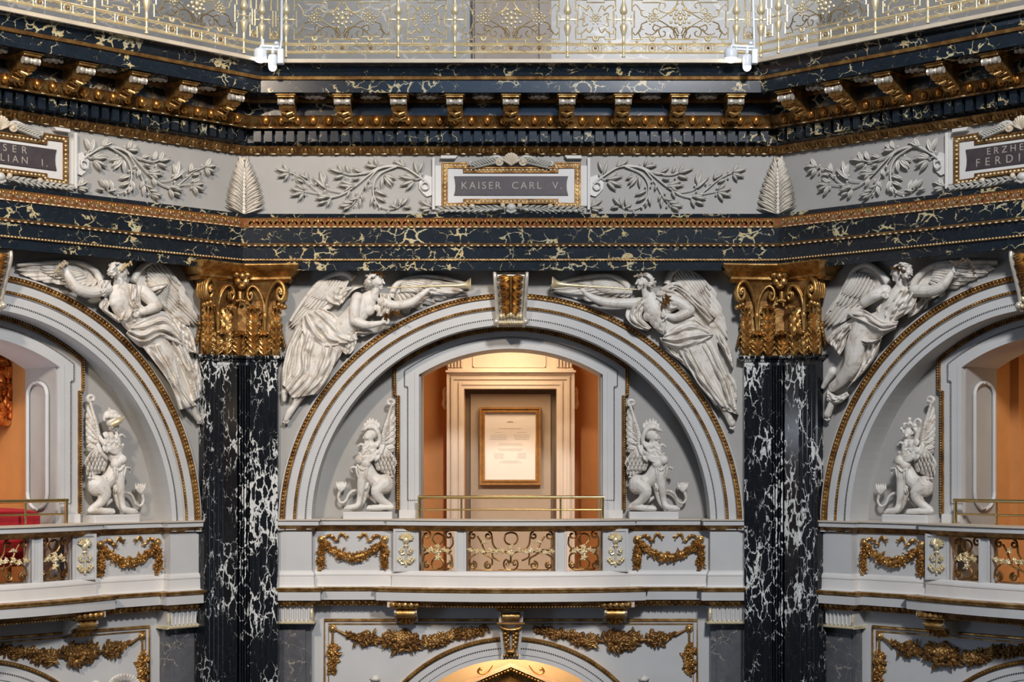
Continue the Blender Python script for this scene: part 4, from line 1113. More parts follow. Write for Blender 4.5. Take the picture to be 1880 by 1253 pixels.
part('printed_text', m, MAT['ink'], pap)
# brass rail across the opening
def rail(face, label):
    v = -.72; r = thing('brass_rail', label, 'railing', (0, v, Z(957, v)), face)
    a = abs(U(767, v))
    m = M(); m.tube([(-a, v, Z(913.5, v)), (a, v, Z(913.5, v))], .032, 10); part('top_rail', m, MAT['brass'], r, smooth=True)
    m = M(); m.tube([(-a, v, Z(936.5, v)), (a, v, Z(936.5, v))], .018, 8); part('middle_rail', m, MAT['brass'], r, smooth=True)
    for uu in (-a+.03, U(847, v), -U(847, v), a-.03):
        m = M(); m.tube([(uu, v, Z(913, v)), (uu, v, Z(956, v))], .02 if abs(uu) < 1 else .032, 8); part('rail_post', m, MAT['brass'], r, smooth=True)
rail(FC, 'slim brass safety rail across the lit central opening')
rail(FL, 'slim brass safety rail in front of the red bench')
rail(FR, 'slim brass safety rail across the dark right opening')
# side rooms
for f, nm in ((FL, 'left'), (FR, 'right')):
    sx = 1 if f is FL else -1
    m = M(); m.box(-3, 3, -3.4, -3.2, -2.45, 2.6)
    struct('wall_back', m, MAT['orange'], f)
    m = M(); m.box(*sorted((sx*1.72, sx*2.6)), -3.2, -2.1, -2.45, 2.6); m.box(*sorted((-sx*1.72, -sx*2.6)), -3.2, -2.1, -2.45, 2.6)
    struct('wall_side', m, MAT['orange'], f)
    # recessed round-ended panel on the reveal
    u = sx*1.668
    p = thing('reveal_panel', 'round-ended recessed panel on the %s' % ('white jamb of the left opening' if f is FL else 'dark jamb of the right opening'), 'wall panel', (u, -1.6, -.9), f)
    m = M(); zt, zb = Z(735, -1.5), Z(900, -1.5); a, b = -1.28, -1.95
    pts = [(u, a, zt), (u, a, zb)]+[(u, (a+b)/2+(a-b)/2*cos(pi*k/10), zb-.3*sin(pi*k/10)) for k in range(11)]+[(u, b, zb), (u, b, zt)]+[(u, (a+b)/2-(a-b)/2*cos(pi*k/10), zt+.22*sin(pi*k/10)) for k in range(11)]
    m.tube(pts, .035, 6, closed=True)
    part('panel_molding', m, MAT['paint'], p, smooth=True, angle=60)
# left room: tapestry, lintel bar, alarm box, red bench
V_ = -2.7
a = FL.P(0, 700, V_); 
m = M(); u0, u1, zt, zb = FL.P(-40, 660, V_)[0], FL.P(13, 660, V_)[0], FL.P(0, 657, V_)[2], FL.P(0, 782, V_)[2]
rows = []; rnd = random.Random(2)
for i in range(25):
    rows.append([(u0+(u1-u0)*j/12+(.03*sin(i*1.3) if j == 12 else 0), V_+.06*abs(sin(i*.9+j*1.1))+.03, zb+(zt-zb)*i/24) for j in range(13)])
m.quadgrid(rows); m.box(u0, u1-.05, -3.22, V_, zb, zt)
for k in range(70):
    m.ball((rnd.uniform(u0, u1+.06), V_+.08, rnd.uniform(zb, zt)), (rnd.uniform(.03, .09), .06, rnd.uniform(.04, .12)), 6, 4)
solo('gilt_ornament', m, gilt('red_gilding', (.35, .07, .015), (.65, .2, .04), (.9, .45, .12)), 'carved reddish gilt ornament at the left edge inside the left opening', 'ornament', (u1, V_, zb), FL, smooth=True)
m = M(); q0, q1 = FL.P(-30, 680, -2.9), FL.P(20, 686, -2.9); m.box(q0[0], q1[0], -3.0, -2.9, q1[2]-.03, q0[2]+.07)
solo('lamp_bar', m, MAT['darkline'], 'grey bar crossing the gilt ornament in the left opening', 'bar', q1, FL)
q = FL.P(18, 856, -3.15); m = M(); m.bevbox(q[0]-.07, q[0]+.07, -3.2, -3.08, q[2]-.09, q[2]+.09, .02)
al = thing('display_device', 'small dark wall box with tiny blue lights in the left opening', 'device', q, FL)
part('casing', m, MAT['box'], al)
m = M()
for k in range(3): m.ball((q[0]-.04+.035*k, -3.075, q[2]+.03), (.011, .01, .008), 6, 4)
part('indicator_lights', m, plain('blue_indicator', (.5, .7, 1), .4, emit=((.4, .6, 1), 3)), al)
bn = thing('bench', 'red velvet bench behind the brass rail of the left balcony', 'bench', (0, -1.4, -2.45), FL)
zt = FL.P(60, 938, -1.2)[2]
m = M()
sec = [(-1.05, -.28), (-1.05, -.06), (-1.1, -.01), (-1.3, .03), (-1.6, .03), (-1.8, -.01), (-1.85, -.06), (-1.85, -.28)]
rows = []
for i in range(15):
    uu = -1.45+2.85*i/14; k = 1-.35*(abs(uu)/1.5)**6
    rows.append([(uu, y, zt+(z_ if z_ < -.2 else z_+.04*(1-(uu/1.45)**2)-(1-k)*.15)) for (y, z_) in sec])
m.quadgrid(rows, closeu=True); m.face(*range(8)); m.face(*[len(m.v)-8+k for k in range(8)])
part('seat_cushion', m, MAT['red'], bn, smooth=True)
m = M(); m.box(-1.4, 1.35, -1.83, -1.07, zt-.95, zt-.28); part('upholstered_base', m, MAT['red'], bn)
for sx in (-1, 1):
    for v in (-1.75, -1.15):
        m = M(); m.tube([(sx*1.2, v, zt-.95), (sx*1.2, v, -2.45)], [.04, .03], 8); part('leg', m, MAT['frame'], bn)
# ochre pier with slim gilt strips in the right room
m = M(); q0, q1 = FR.P(1829, 700, -2.6), FR.P(1861, 700, -2.6); m.box(q0[0], q1[0]+.1, -3.2, -2.6, -2.45, 2.6)
solo('ochre_pier', m, MAT['orange'], 'bright orange wall pier deep inside the right opening', 'pier', (q0[0], -2.8, -2.45), FR)
# below: lit room behind the central lower arch
m = M(); m.box(-3.2, 3.2, -4.6, -4.4, -5.3, -2.8); struct('wall_lower', m, plain('cream_wall', (.78, .62, .42), .6, .03))
m = M()
for sx in (-1, 1): m.box(*sorted((sx*3.0, sx*3.2)), -4.5, -1.6, -5.3, -2.8)
struct('wall_lower_side', m, MAT['orange'])
m = M(); m.box(-5, 5, -4.5, -1.6, -3.0, -2.78); struct('ceiling_lower', m, MAT['peach'])
pd = thing('gilt_pediment', 'gilt pointed pediment of a doorway seen through the lower central arch', 'pediment', (0, -4.3, -5))
vv = -3.9; P_ = lambda x, y: (U(x, vv), vv, Z(y, vv))
m = M()
for sx in (-1, 1):
    for (dy, w_, dv) in ((0, 5, .12), (7, 4, .04)):
        A, B = (U(938, vv), Z(1219+dy, vv)), (sx*abs(U(1130, vv)), Z(1300+dy, vv)); t_ = w_/100*1.2
        m.prism([A, B, (B[0], B[1]-t_), (A[0], A[1]-t_)], -4.3, vv+dv)
part('raking_cornice', m, plain('rose_stone', (.75, .55, .42), .5), pd)
m = M()
for sx in (-1, 1):
    for k in range(34):
        q = k/33; m.ball((sx*abs(U(938+185*q, vv)), vv+.05, Z(1229+78*q, vv)), .04, 6, 4)
m.prism([(U(938, vv), Z(1232, vv)), (U(1120, vv), Z(1310, vv)), (U(756, vv), Z(1310, vv))], -4.3, vv-.1)
part('gilt_tympanum', m, MAT['gold'], pd, smooth=False)
for sx in (-1, 1):
    m = M(); m.tube([(sx*abs(U(938+a, vv)), vv+.05, Z(y, vv)) for (a, y) in smooth_path([(33, 1222), (42, 1234), (52, 1238), (60, 1234), (57, 1228), (52, 1230)], 5)], [.012+.02*i/25 for i in range(26)], 6)
    part('side_scroll', m, MAT['gold'], pd, smooth=True)
for f in (FL, FR):
    m = M(); m.box(-3.0, 3.0, -3.4, -3.2, -5.3, -2.8); struct('wall_lower', m, MAT['peach'], f)
# ------------------------------------------------------------------ upper gallery behind and above the cornice
ZG = Z(108, 1.5)+.01
m = M(); m.plan([(-4.4, 1.45), (4.4, 1.45), (6.0, -3.3), (-6.0, -3.3)], ZG-.12, ZG-.005); 
fn = M()
for f in (FC, FL, FR):
    q = M(); q.plan([(-4.3, 1.25), (4.3, 1.25), (5.5, -3.0), (-5.5, -3.0)], ZG-.2, ZG-.01)
    struct('gallery_floor', q, MAT['greyl'], f)
    q = M(); q.box(-6.2, 6.2, -3.2, -3.0, ZG-.2, ZG+3.4); struct('wall_gallery', q, MAT['greyl'], f)
    # grey-brown pier in the middle of each gallery wall and low dark skirting
    q = M(); v = -2.8; q.box(U(868, v), U(1012, v), -3.0, -2.7, ZG, ZG+3.4)
    for x in (872, 990): q.box(U(x, v), U(x+16, v), -2.75, -2.62, ZG, ZG+3.4)
    solo('gallery_pier', q, plain('grey_brown_stone', (.24, .20, .17), .5, .15, 1.5), 'grey-brown stone pier behind the gilt railing of the %s gallery' % f.name, 'pier', (0, -2.8, ZG), f)
    q = M(); q.box(-6, 6, -3.0, -2.9, ZG, ZG+1.15); q2 = M(); struct('baseboard_gallery', q, MAT['greyl'], f)
    q = M(); v = 1.05; q.box(-4.3, -.8, .9, 1.1, ZG-.01, ZG+.035); q.box(.8, 4.3, .9, 1.1, ZG-.01, ZG+.035)
    struct('trim_gallery', q, MAT['slate'], f)
RV = 1.36
def zr(y): return Z(y, RV)
def ur(x): return U(x, RV)
# balusters: turned gilt newels
nw = M()
prof = [(0.03, 105), (.035, 103), (.022, 101), (.022, 96), (.032, 94), (.022, 92), (.02, 80), (.034, 78), (.024, 74), (.03, 70), (.022, 68), (.03, 66), (.05, 58), (.066, 50), (.062, 47), (.03, 43), (.025, 40), (.04, 37), (.045, 34), (.035, 30), (.024, 28), (.06, 24), (.068, 19), (.05, 12), (.03, 6), (.022, 0), (.03, -4), (.022, -7), (.06, -14), (.02, -30)]
rows = [[(r*cos(2*pi*k/12), r*sin(2*pi*k/12), zr(y)-ZG) for k in range(12)] for (r, y) in prof]
nw.quadgrid(rows, closeu=True)
ar = M()
for sx in (-1, 1):
    ar.tube([(sx*.03, 0, zr(36)-ZG), (sx*.10, 0, zr(36)-ZG), (sx*.16, 0, zr(36)-ZG)], [.012, .018, .01], 6)
    ar.tube([(sx*.14, 0, zr(28)-ZG), (sx*.11, 0, zr(36)-ZG), (sx*.14, 0, zr(44)-ZG)], .01, 5)
nme, ame = make_mesh('newel', nw, MAT['goldp'], smooth=True, angle=60), make_mesh('cross_arm', ar, MAT['goldp'], smooth=True)
def newel(face, u, root):
    o = bpy.data.objects.new('newel_post', nme); COL.objects.link(o); o.parent = root
    b = BASES[root.name]; o.location = (u-b[0], -(RV-b[1]), ZG-b[2])
    c = bpy.data.objects.new('cross_arm', ame); COL.objects.link(c); c.parent = o
def panel(cx, wide, mini=False):
    fr, sc, ro = M(), M(), M()
    def T(x, y, o=0.0): return (ur(x)-ur(938)+0, RV+o, zr(y))
    hw = 88 if wide else 36.5
    if mini: hw = 8
    def F_(dx, y): return T(938+dx, y)
    for q in (-1, 1):
        if mini: pts = [(0, -8), (6, -8), (6, 20), (3, 20), (3, 50), (8, 50), (8, 71), (0, 71)]
        elif wide: pts = [(0, 72.3), (33, 72.3), (33, 68), (69, 68), (69, 72.3), (88, 72.3), (88, 51), (84, 51), (84, 20), (88, 20), (88, 0), (69, 0), (69, 4.5), (34, 4.5), (34, 0), (0, 0)]
        else: pts = [(0, 68), (16, 68), (16, 72.3), (36.5, 72.3), (36.5, 51), (33, 51), (33, 20), (36.5, 20), (36.5, 0), (16, 0), (16, 4.5), (0, 4.5)]
        fr.tube([F_(q*a, b) for (a, b) in pts], .014, 4)
        def sp(ax, ay, r, turns, a0, sg, rad=.011):
            n_ = int(16*turns)+4; P2 = []
            for i in range(n_+1):
                k = i/n_; a = radians(a0)+sg*turns*2*pi*k; rr_ = r*(1-.75*k); P2.append(F_(q*(ax+rr_*cos(a)), ay-rr_*sin(a)))
            sc.tube(P2, rad, 4, flat=1.3)
        def ln(pts, rad=.011): sc.tube([F_(q*a, b) for (a, b) in smooth_path(pts, 4)], rad, 4, flat=1.3)
        if wide:
            for s_ in (-1, 1):
                Y = lambda y: 36+s_*(y-36)
                ln([(42, 36), (30, 42), (16, 52), (7, 62), (2, 66)]); ln([(4, 70), (12, 52), (22, 49), (33, 50), (39, 56), (36, 66), (29, 66), (27, 60), (31, 57)])
                ln([(36, 50), (46, 46), (50, 52), (45, 57), (41, 53)]); ln([(40, 54), (48, 62), (56, 64), (64, 61)])
                ln([(2, 62), (9, 50), (12, 60), (8, 69), (16, 70), (19, 64)])
                ln([(60, 40), (70, 44), (72, 52), (66, 54)]); ln([(70, 48), (76, 58), (82, 64), (86, 60)]); ln([(72, 70), (76, 60), (72, 56)])
                if s_ < 0:
                    sc.v = sc.v
            for s_ in (1,):
                for pts_ in ([(42, 36), (30, 30), (16, 20), (7, 10), (2, 6)], [(4, 2), (12, 20), (22, 23), (33, 22), (39, 16), (36, 6), (29, 6), (27, 12), (31, 15)], [(36, 22), (46, 26), (50, 20), (45, 15), (41, 19)], [(60, 32), (70, 28), (72, 20), (66, 18)], [(70, 24), (76, 14), (82, 8), (86, 12)]): ln(pts_)
        elif not mini:
            for (a, b, c) in (((5, 50), (11, 60), (18, 52)), ((14, 44), (23, 48), (22, 34)), ((14, 28), (23, 24), (22, 36)), ((5, 22), (12, 10), (18, 20))):
                ln([a, b, c, ((b[0]+c[0])/2-2, (b[1]+c[1])/2)])
            ln([(16, 52), (24, 60), (32, 62), (33, 56)]); ln([(26, 69), (25, 60), (20, 56)]); ln([(16, 20), (24, 12), (32, 10), (33, 16)]); ln([(22, 34), (30, 36)])
        else: ln([(1, 58), (6, 64), (2, 68)]); ln([(-2, 58), (-5, 64), (-1, 70)])
    def rose(dx, y, r):
        c = F_(dx, y); ro.ball((c[0], c[1]+.03, c[2]), (r*.28/100, .03, r*.28/100), 7, 5)
        for ring_, n_, k_ in ((.55, 8, .2), (.95, 8, .17)):
            if r < 8 and ring_ > .6: continue
            for k in range(n_):
                a = k*2*pi/n_+(.39 if ring_ > .6 else 0)
                ro.ball((c[0]+r/100*ring_*cos(a), c[1]+(.02 if ring_ < .6 else 0), c[2]+r/100*ring_*sin(a)), (r*k_/100, .025, r*k_/100), 6, 4)
    if wide: rose(0, 34, 18); rose(-51, 34, 11); rose(51, 34, 11)
    elif not mini: rose(0, 34, 10)
    else: rose(0, 66, 4)
    if not mini:
        for dx in ((-26, 26, -79, 79) if wide else (-26, 26)):
            c = F_(dx, 76.5); ro.ball(c, .024, 6, 5)
        for dx in ((-51, 51) if wide else (0,)):
            for k in range(5): a = pi+pi*k/4; c = F_(dx+4*cos(a), 70-4*sin(a)); ro.ball(c, (.025, .02, .03), 6, 4)
    return fr, sc, ro
def foot(x0, x1, circ):
    m = M(); r2 = M()
    for (y, r) in ((80.5, .018), (97, .018), (83.5, .007), (94, .007)): m.tube([(ur(x0), RV, zr(y)), (ur(x1), RV, zr(y))], r, 4)
    for c in circ:
        m.tube([(ur(c)+.062*cos(a), RV, zr(88.8)+.062*sin(a)) for a in [k*pi/7 for k in range(14)]], .011, 4, closed=True)
        r2.ball((ur(c), RV+.02, zr(88.8)), (.03, .03, .03), 7, 5)
        for s in (-1, 1): m.tube([(ur(c+s*11), RV, zr(81)), (ur(c+s*11), RV, zr(97))], .009, 4)
        for s in (-1, 1):
            if x0 < c+s*26 < x1: m.tube([(ur(c+s*12), RV, zr(88.8)), (ur(c+s*26), RV, zr(83)), (ur(c+s*40), RV, zr(88.8)), (ur(c+s*26), RV, zr(94.5))], .009, 4, closed=True)
    return m, r2
wm_, nm_, mm_ = panel(0, True), panel(0, False), panel(0, False, True)
def mk(tr, pre): return [make_mesh(n_, x, MAT['goldp'], (0, 0, 0), True, 60) for n_, x in zip(('frame_bar', 'scrollwork', 'rosettes'), tr)]
wme, nme2, mme = mk(wm_, 'w'), mk(nm_, 'n'), mk(mm_, 'm')
for f in (FC, FL, FR):
    lab = {'central': 'ornate gilt openwork railing across the top centre of the photo', 'left': 'gilt openwork gallery railing rising to the top left corner', 'right': 'gilt openwork gallery railing rising to the top right corner'}[f.name]
    t = thing('gallery_railing', lab, 'railing', (0, RV, ZG), f)
    side = f is not FC
    def ok(u): return not side or (u > -1.5 if f is FL else u < 1.5)
    for x in (525, 731, 835, 1042, 1145, 1352):
        if ok(ur(x)): newel(f, ur(x), t)
    if f is FC:
        for x in (480.5, 1397): newel(f, ur(x), t)
    for (x, me, w_) in ((628, wme, 1), (783, nme2, 0), (938.5, wme, 1), (1093.5, nme2, 0), (1248.5, wme, 1), (503.5, mme, 0), (1374, mme, 0)):
        if not ok(ur(x)): continue
        for nn, m_ in zip(('frame_bar', 'scrollwork', 'rosettes'), me):
            o = bpy.data.objects.new(nn, m_); COL.objects.link(o); o.parent = t; o.location = (ur(x), RV, -ZG)
    m, r2 = foot(482, 1396, [c for c in (577, 628, 680, 784, 887, 938, 990, 1093, 1197, 1249, 1300)])
    part('lower_rail', m, MAT['goldp'], t, smooth=True); part('rail_rosettes', r2, MAT['gold'], t, smooth=True)
# spotlights clamped to the corner newels
for sx, nm in ((-1, 'left'), (1, 'right')):
    vv = 1.62; T = lambda x, y, o=0.0: (U(x, vv), vv+o, Z(y, vv))
    X = (478, 500.5, 515.5, 491) if sx < 0 else (1342, 1371.5, 1386, 1362)
    t = thing('spotlight_cluster', 'white twin spotlight clamped to the railing at the %s corner' % nm, 'spotlight', T(X[3], 84))
    def cyl(xc, y0, y1, w_, tilt=0, close=None):
        m = M(); n_ = 16; rows = []
        for (y, k) in ((y0-2, .35), (y0, .85), (y0+3, 1), (y1-2, 1), (y1, .96)):
            rows.append([vadd(T(xc+tilt*(y-y0), y), (w_/100*k*cos(2*pi*i/n_), w_/100*k*sin(2*pi*i/n_), 0)) for i in range(n_)])
        m.quadgrid(rows, closeu=True); m.face(*range(n_)); return m
    m = cyl(X[0], 90, 107, 11.5); part('round_head', m, MAT['lamp'], t, smooth=True)
    m = M(); m.ball(T(X[0], 108), (.105, .105, .07), 14, 8); part('lit_lens', m, MAT['glow'], t, smooth=True)
    m = cyl(X[1], 101, 122, 7.8); part('tube_head', m, MAT['lamp'], t, smooth=True)
    m = M(); m.ball(T(X[1], 123), (.075, .075, .08), 12, 8); part('lit_lens', m, MAT['glow2'], t, smooth=True)
    m = M(); m.bevbox(U(X[2]-6, vv), U(X[2]+5, vv), vv-.1, vv+.04, Z(117, vv), Z(90, vv), .01); part('driver_box', m, MAT['lamp'], t)
    m = M(); m.tube([T(X[0], 88), T(X[0]+1, 84), T(X[2]-3, 86)], .028, 6); m.tube([T(X[0]+6, 90), T(X[2]-4, 92)], .02, 6); m.tube([T(X[1], 98), T(X[1]+1, 87)], .03, 6)
    m.tube([T(X[0]+4, 86), T(X[0]+4, 72)], .03, 8); m.tube([T(X[2]-1, 90), T(X[2], 70, -.1), T(X[2]-1, -20, -.2)], .022, 6); m.ball(T(X[2]-8, 80), (.05, .06, .04), 6, 5)
    part('clamp_arm', m, MAT['lamp'], t)
# ------------------------------------------------------------------ grey frieze: name plaques, olive branches, corner palmettes
def plaque(face, label, lines, spans):
    vv = .05; s_ = 5.875
    t = thing('name_plaque', label, 'plaque', (U(938, .0), 0.0, Z(340, 0)), face)
    def T(zx, zy, o=0.0): return (U(780+zx/s_, vv), vv+o, Z(270+zy/s_, vv))
    def pl(pts): return [(T(*p)[0], T(*p)[2]) for p in pts]
    outer = [(195, 180), (460, 180), (460, 230), (1400, 230), (1400, 180), (1670, 180), (1670, 655), (1400, 655), (1400, 610), (460, 610), (460, 655), (195, 655)]
    inner = [(240, 228), (415, 228), (415, 278), (1440, 278), (1440, 228), (1622, 228), (1622, 612), (1440, 612), (1440, 572), (415, 572), (415, 612), (240, 612)]
    m = M(); m.prism(pl(outer), -.02, .075); part('white_field', m, MAT['white'], t)
    m = M()
    mid = [((a[0]+b[0])/2, (a[1]+b[1])/2) for a, b in zip(outer, inner)]
    for P4, r, o in ((outer, .022, .05), (inner, .014, .045)):
        m.tube([T(a, b, o) for (a, b) in P4], r, 6, closed=True)
    b0 = len(m.v)
    for P4 in (outer, inner): m.v.extend([T(a, b, .048) for (a, b) in P4])
    for i in range(12): j = (i+1) % 12; m.face(b0+i, b0+j, b0+12+j, b0+12+i)
    part('gilt_border', m, MAT['goldb'], t)
    m = M()
    for i in range(12):
        a, b = mid[i], mid[(i+1) % 12]; L = sqrt((a[0]-b[0])**2+(a[1]-b[1])**2); n_ = max(1, round(L/42))
        for k in range(n_): q = (k+.5)/n_; m.ball(T(a[0]+(b[0]-a[0])*q, a[1]+(b[1]-a[1])*q, .05), (.03, .02, .022), 6, 4)
    part('border_beads', m, MAT['goldp'], t, smooth=True)
    m = M(); m.prism(pl([(318, 320), (1545, 320), (1532, 370), (1528, 422), (1532, 475), (1545, 525), (315, 525), (328, 475), (332, 422), (328, 370)]), .02, .10)
    part('inscription_slab', m, MAT['slate'], t)
    for (body, y, w_, h_) in lines:
        text_mesh(body, h_/s_/100*1.42, MAT['letter'], 'lettering', t, width=w_/s_/100, loc=(T(935, y)[0], .10, T(935, y)[2]), depth=.006)
    for sx in (-1, 1):
        m = M()
        X = lambda a: 931+sx*(931-a)*-1 if False else (a if sx < 0 else 1862-a)
        for (a, b, c, d, va, vb) in ((110, 188, 200, 640, -.02, .06), (78, 110, 120, 680, -.02, .09)):
            x0, x1 = sorted((T(X(a), 0)[0], T(X(b), 0)[0])); m.bevbox(x0, x1, va, vb, T(0, d)[2], T(0, c)[2], .01)
        m.prism(pl([(X(170), 130), (X(330), 130), (X(355), 98), (X(175), 98)]), .0, .12)
        cc = [(X(112), 330), (X(60), 320), (X(5), 300), (X(-20), 345), (X(-65), 375), (X(-60), 450), (X(-20), 500), (X(20), 535), (X(60), 525), (X(112), 495)]
        if sx > 0: cc.reverse()
        m.prism(pl(cc), -.01, .05)
        m.tube([T(X(5+40*cos(a)), 425+40*sin(a), .05) for a in [k*pi/6 for k in range(12)]], .014, 5, closed=True)
        part('side_strapwork', m, MAT['white'], t)
    m2 = M()
    for sx in (-1, 1):
        m = M()
        X = lambda a: (a if sx < 0 else 1862-a)
        fn = lambda a, b, o: T(a, b, .06+o)
        for k in range(9):
            q = k/8; bx, by = 760-230*q, 130+60*q
            leaf3(m, (X(bx+30), by+30), (X(bx-50), by-25+15*q), 16, fn, lift=.05, thick=.02); leaf3(m, (X(bx+30), by+30), (X(bx-20), by+70-10*q), 14, fn, lift=.05, thick=.02)
        m.tube([T(X(a), b, .08) for (a, b) in smooth_path([(850, 160), (800, 115), (720, 120), (640, 165), (570, 200), (500, 205), (485, 180), (505, 165)], 4)], [.03]*12+[.022]*17, 6)
        m2.tube([T(X(a), b, .1) for (a, b) in [(805+35*cos(k*.5), 172+35*sin(k*.5)) for k in range(12)]], .022, 6); m2.ball(T(X(805), 172, .09), .05, 7, 5)
        # bottom leaves
        for k in range(10):
            q = k/9; bx = 820-600*q; by = 665+18*q
            leaf3(m, (X(bx), by), (X(bx-90), by-35), 17, fn, lift=.05, thick=.02); leaf3(m, (X(bx), by), (X(bx-80), by+38), 16, fn, lift=.05, thick=.02)
        m.tube([T(X(a), b, .07) for (a, b) in smooth_path([(870, 660), (700, 690), (500, 700), (300, 695), (180, 690)], 4)], .028, 6)
        m2.ball(T(X(840), 640, .09), (.05, .05, .055), 7, 5); m2.ball(T(X(510), 645, .08), (.06, .04, .045), 7, 5)
        part('leaf_scrolls', m, MAT['leafstucco'], t, smooth=True)
    m = M()
    for k in range(9):
        a = pi*(k)/8; m2.tube([T(931, 205, .07), T(931+45*cos(a), 175-50*sin(a), .13), T(931+76*cos(a), 150-72*sin(a), .10)], [.012, .022, .03], 6)
    m.ball(T(931, 655, .08), (.09, .05, .07), 8, 6); m.tube([T(880, 690, .07), T(931, 715, .08), T(985, 690, .07)], .03, 6)
    part('bottom_knob', m, MAT['leafstucco'], t, smooth=True); part('shell_crest', m2, MAT['tan'], t, smooth=True)
    return t
plaque(FC, 'white and gilt framed name plaque with dark slab in the middle of the central frieze', [('KAISER  CARL  V.', 424, 1075, 76)], None)
plaque(FL, 'white and gilt framed name plaque cut off by the left edge of the photo', [('KAISER', 372, 560, 70), ('MAXIMILIAN  I.', 470, 1010, 70)], None)
plaque(FR, 'white and gilt framed name plaque cut off by the right edge of the photo', [('ERZHERZOG', 372, 760, 66), ('FERDINAND', 470, 1000, 78)], None)
stems = [([(1740, 400), (1640, 320), (1500, 230), (1380, 205), (1260, 215), (1180, 240), (1080, 280), (900, 300), (780, 260), (690, 238)], 13),
 ([(1380, 210), (1250, 225), (1120, 290), (960, 420), (840, 500), (720, 540), (620, 530), (500, 440), (380, 340), (240, 270)], 11),
 ([(1400, 215), (1240, 280), (1160, 380), (1150, 500), (1200, 620), (1300, 670), (1400, 660), (1480, 610)], 10),
 ([(1200, 240), (1080, 380), (1000, 520), (920, 630), (850, 665)], 8), ([(720, 540), (640, 590), (580, 610)], 6), ([(580, 510), (430, 480), (370, 490), (320, 515)], 6),
 ([(800, 490), (660, 460), (610, 400), (590, 330)], 6), ([(1660, 345), (1560, 355), (1500, 352)], 7), ([(1680, 350), (1635, 270), (1630, 240)], 6)]
leaves = '''240,270,100,240 240,270,180,180 240,290,120,325 240,300,190,370 400,380,320,350 440,350,420,260 440,340,350,290 400,460,320,400 400,480,260,450 400,490,260,530 400,500,345,585
640,450,500,330 620,420,575,260 620,400,640,300 650,540,530,560 680,540,560,520 640,590,550,620 690,570,650,650 820,280,670,235 820,280,770,185 890,280,855,190 1020,275,930,230 830,310,725,340 1000,340,920,355
1180,215,1060,200 1150,200,1100,140 1190,200,1165,120 1490,215,1370,150 1490,215,1440,130 950,430,770,415 940,410,800,370 910,430,840,480 900,480,860,550 980,560,890,575 930,600,820,600 900,630,780,640 900,650,820,685
1010,560,1010,650 1060,400,1080,470 1020,520,1040,580 1170,470,1290,520 1180,540,1280,590 1150,530,1125,630 1165,590,1180,650 1270,300,1390,345 1270,330,1350,430 1250,330,1240,440 1280,310,1370,400 1380,650,1400,550
1430,640,1460,550 1450,630,1530,550 1470,650,1555,655 1400,660,1330,620 1630,290,1590,160 1640,270,1690,160 1600,350,1430,320 1600,340,1490,290 1580,370,1440,420 1590,380,1500,470 1780,650,1650,580 1760,660,1640,665 1760,640,1720,560 1760,680,1680,700'''
leaves = [tuple(float(c) for c in p.split(',')) for p in leaves.split()]
berries = [(290, 270), (290, 335), (480, 400), (530, 400), (650, 415), (630, 480), (410, 445), (420, 515), (860, 335), (970, 500), (1035, 540), (950, 640), (1240, 190), (1325, 290), (1110, 375), (1125, 425), (1180, 430), (1220, 655), (1310, 700), (1680, 300)]
def Tb(zx, zy, o=0.0): return (U(490+zx/5.875, .03), .03+o, Z(270+zy/5.875, .03))
st, lv, be = M(), M(), M()
for (pts, r) in stems:
    P2 = smooth_path(pts, 4); st.tube([Tb(a, b, .035) for (a, b) in P2], [r/587*(1-.55*i/len(P2)) for i in range(len(P2))], 6)
for k, (a, b, c, d) in enumerate(leaves):
    L = sqrt((a-c)**2+(b-d)**2); e = ((c-a)*1.05, (d-b)*1.05); w_ = min(24, 9+L*.13)
    leaf3(lv, (a, b), (a+e[0], b+e[1]), w_, lambda x, y, o: Tb(x, y, .02+o), lift=.06, thick=.018, n=6)
    st.tube([Tb(a, b, .03), Tb(a+e[0]*.2, b+e[1]*.2, .04)], .008, 4)
for (a, b) in berries: be.ball(Tb(a, b, .05), .022, 6, 5)
br = thing('olive_branch', 'long white stucco olive branch on the central frieze, left of the middle plaque', 'relief', Tb(1740, 400), FC, 'stucco olive branches on the frieze')
part('stem', st, MAT['leafstucco'], br, smooth=True); part('leaves', lv, MAT['leafstucco'], br, smooth=True); part('berries', be, MAT['leafstucco'], br, smooth=True)
b0 = BASES[br.name]; bm_ = (-b0[0], b0[1], b0[2])
dup(br, FC, 'long white stucco olive branch on the central frieze, right of the middle plaque', bm_, mirror_u=True)
dup(br, FL, 'white stucco olive branch on the left frieze, beside the cut-off plaque', bm_, mirror_u=True)
dup(br, FR, 'white stucco olive branch on the right frieze, beside the cut-off plaque', b0)
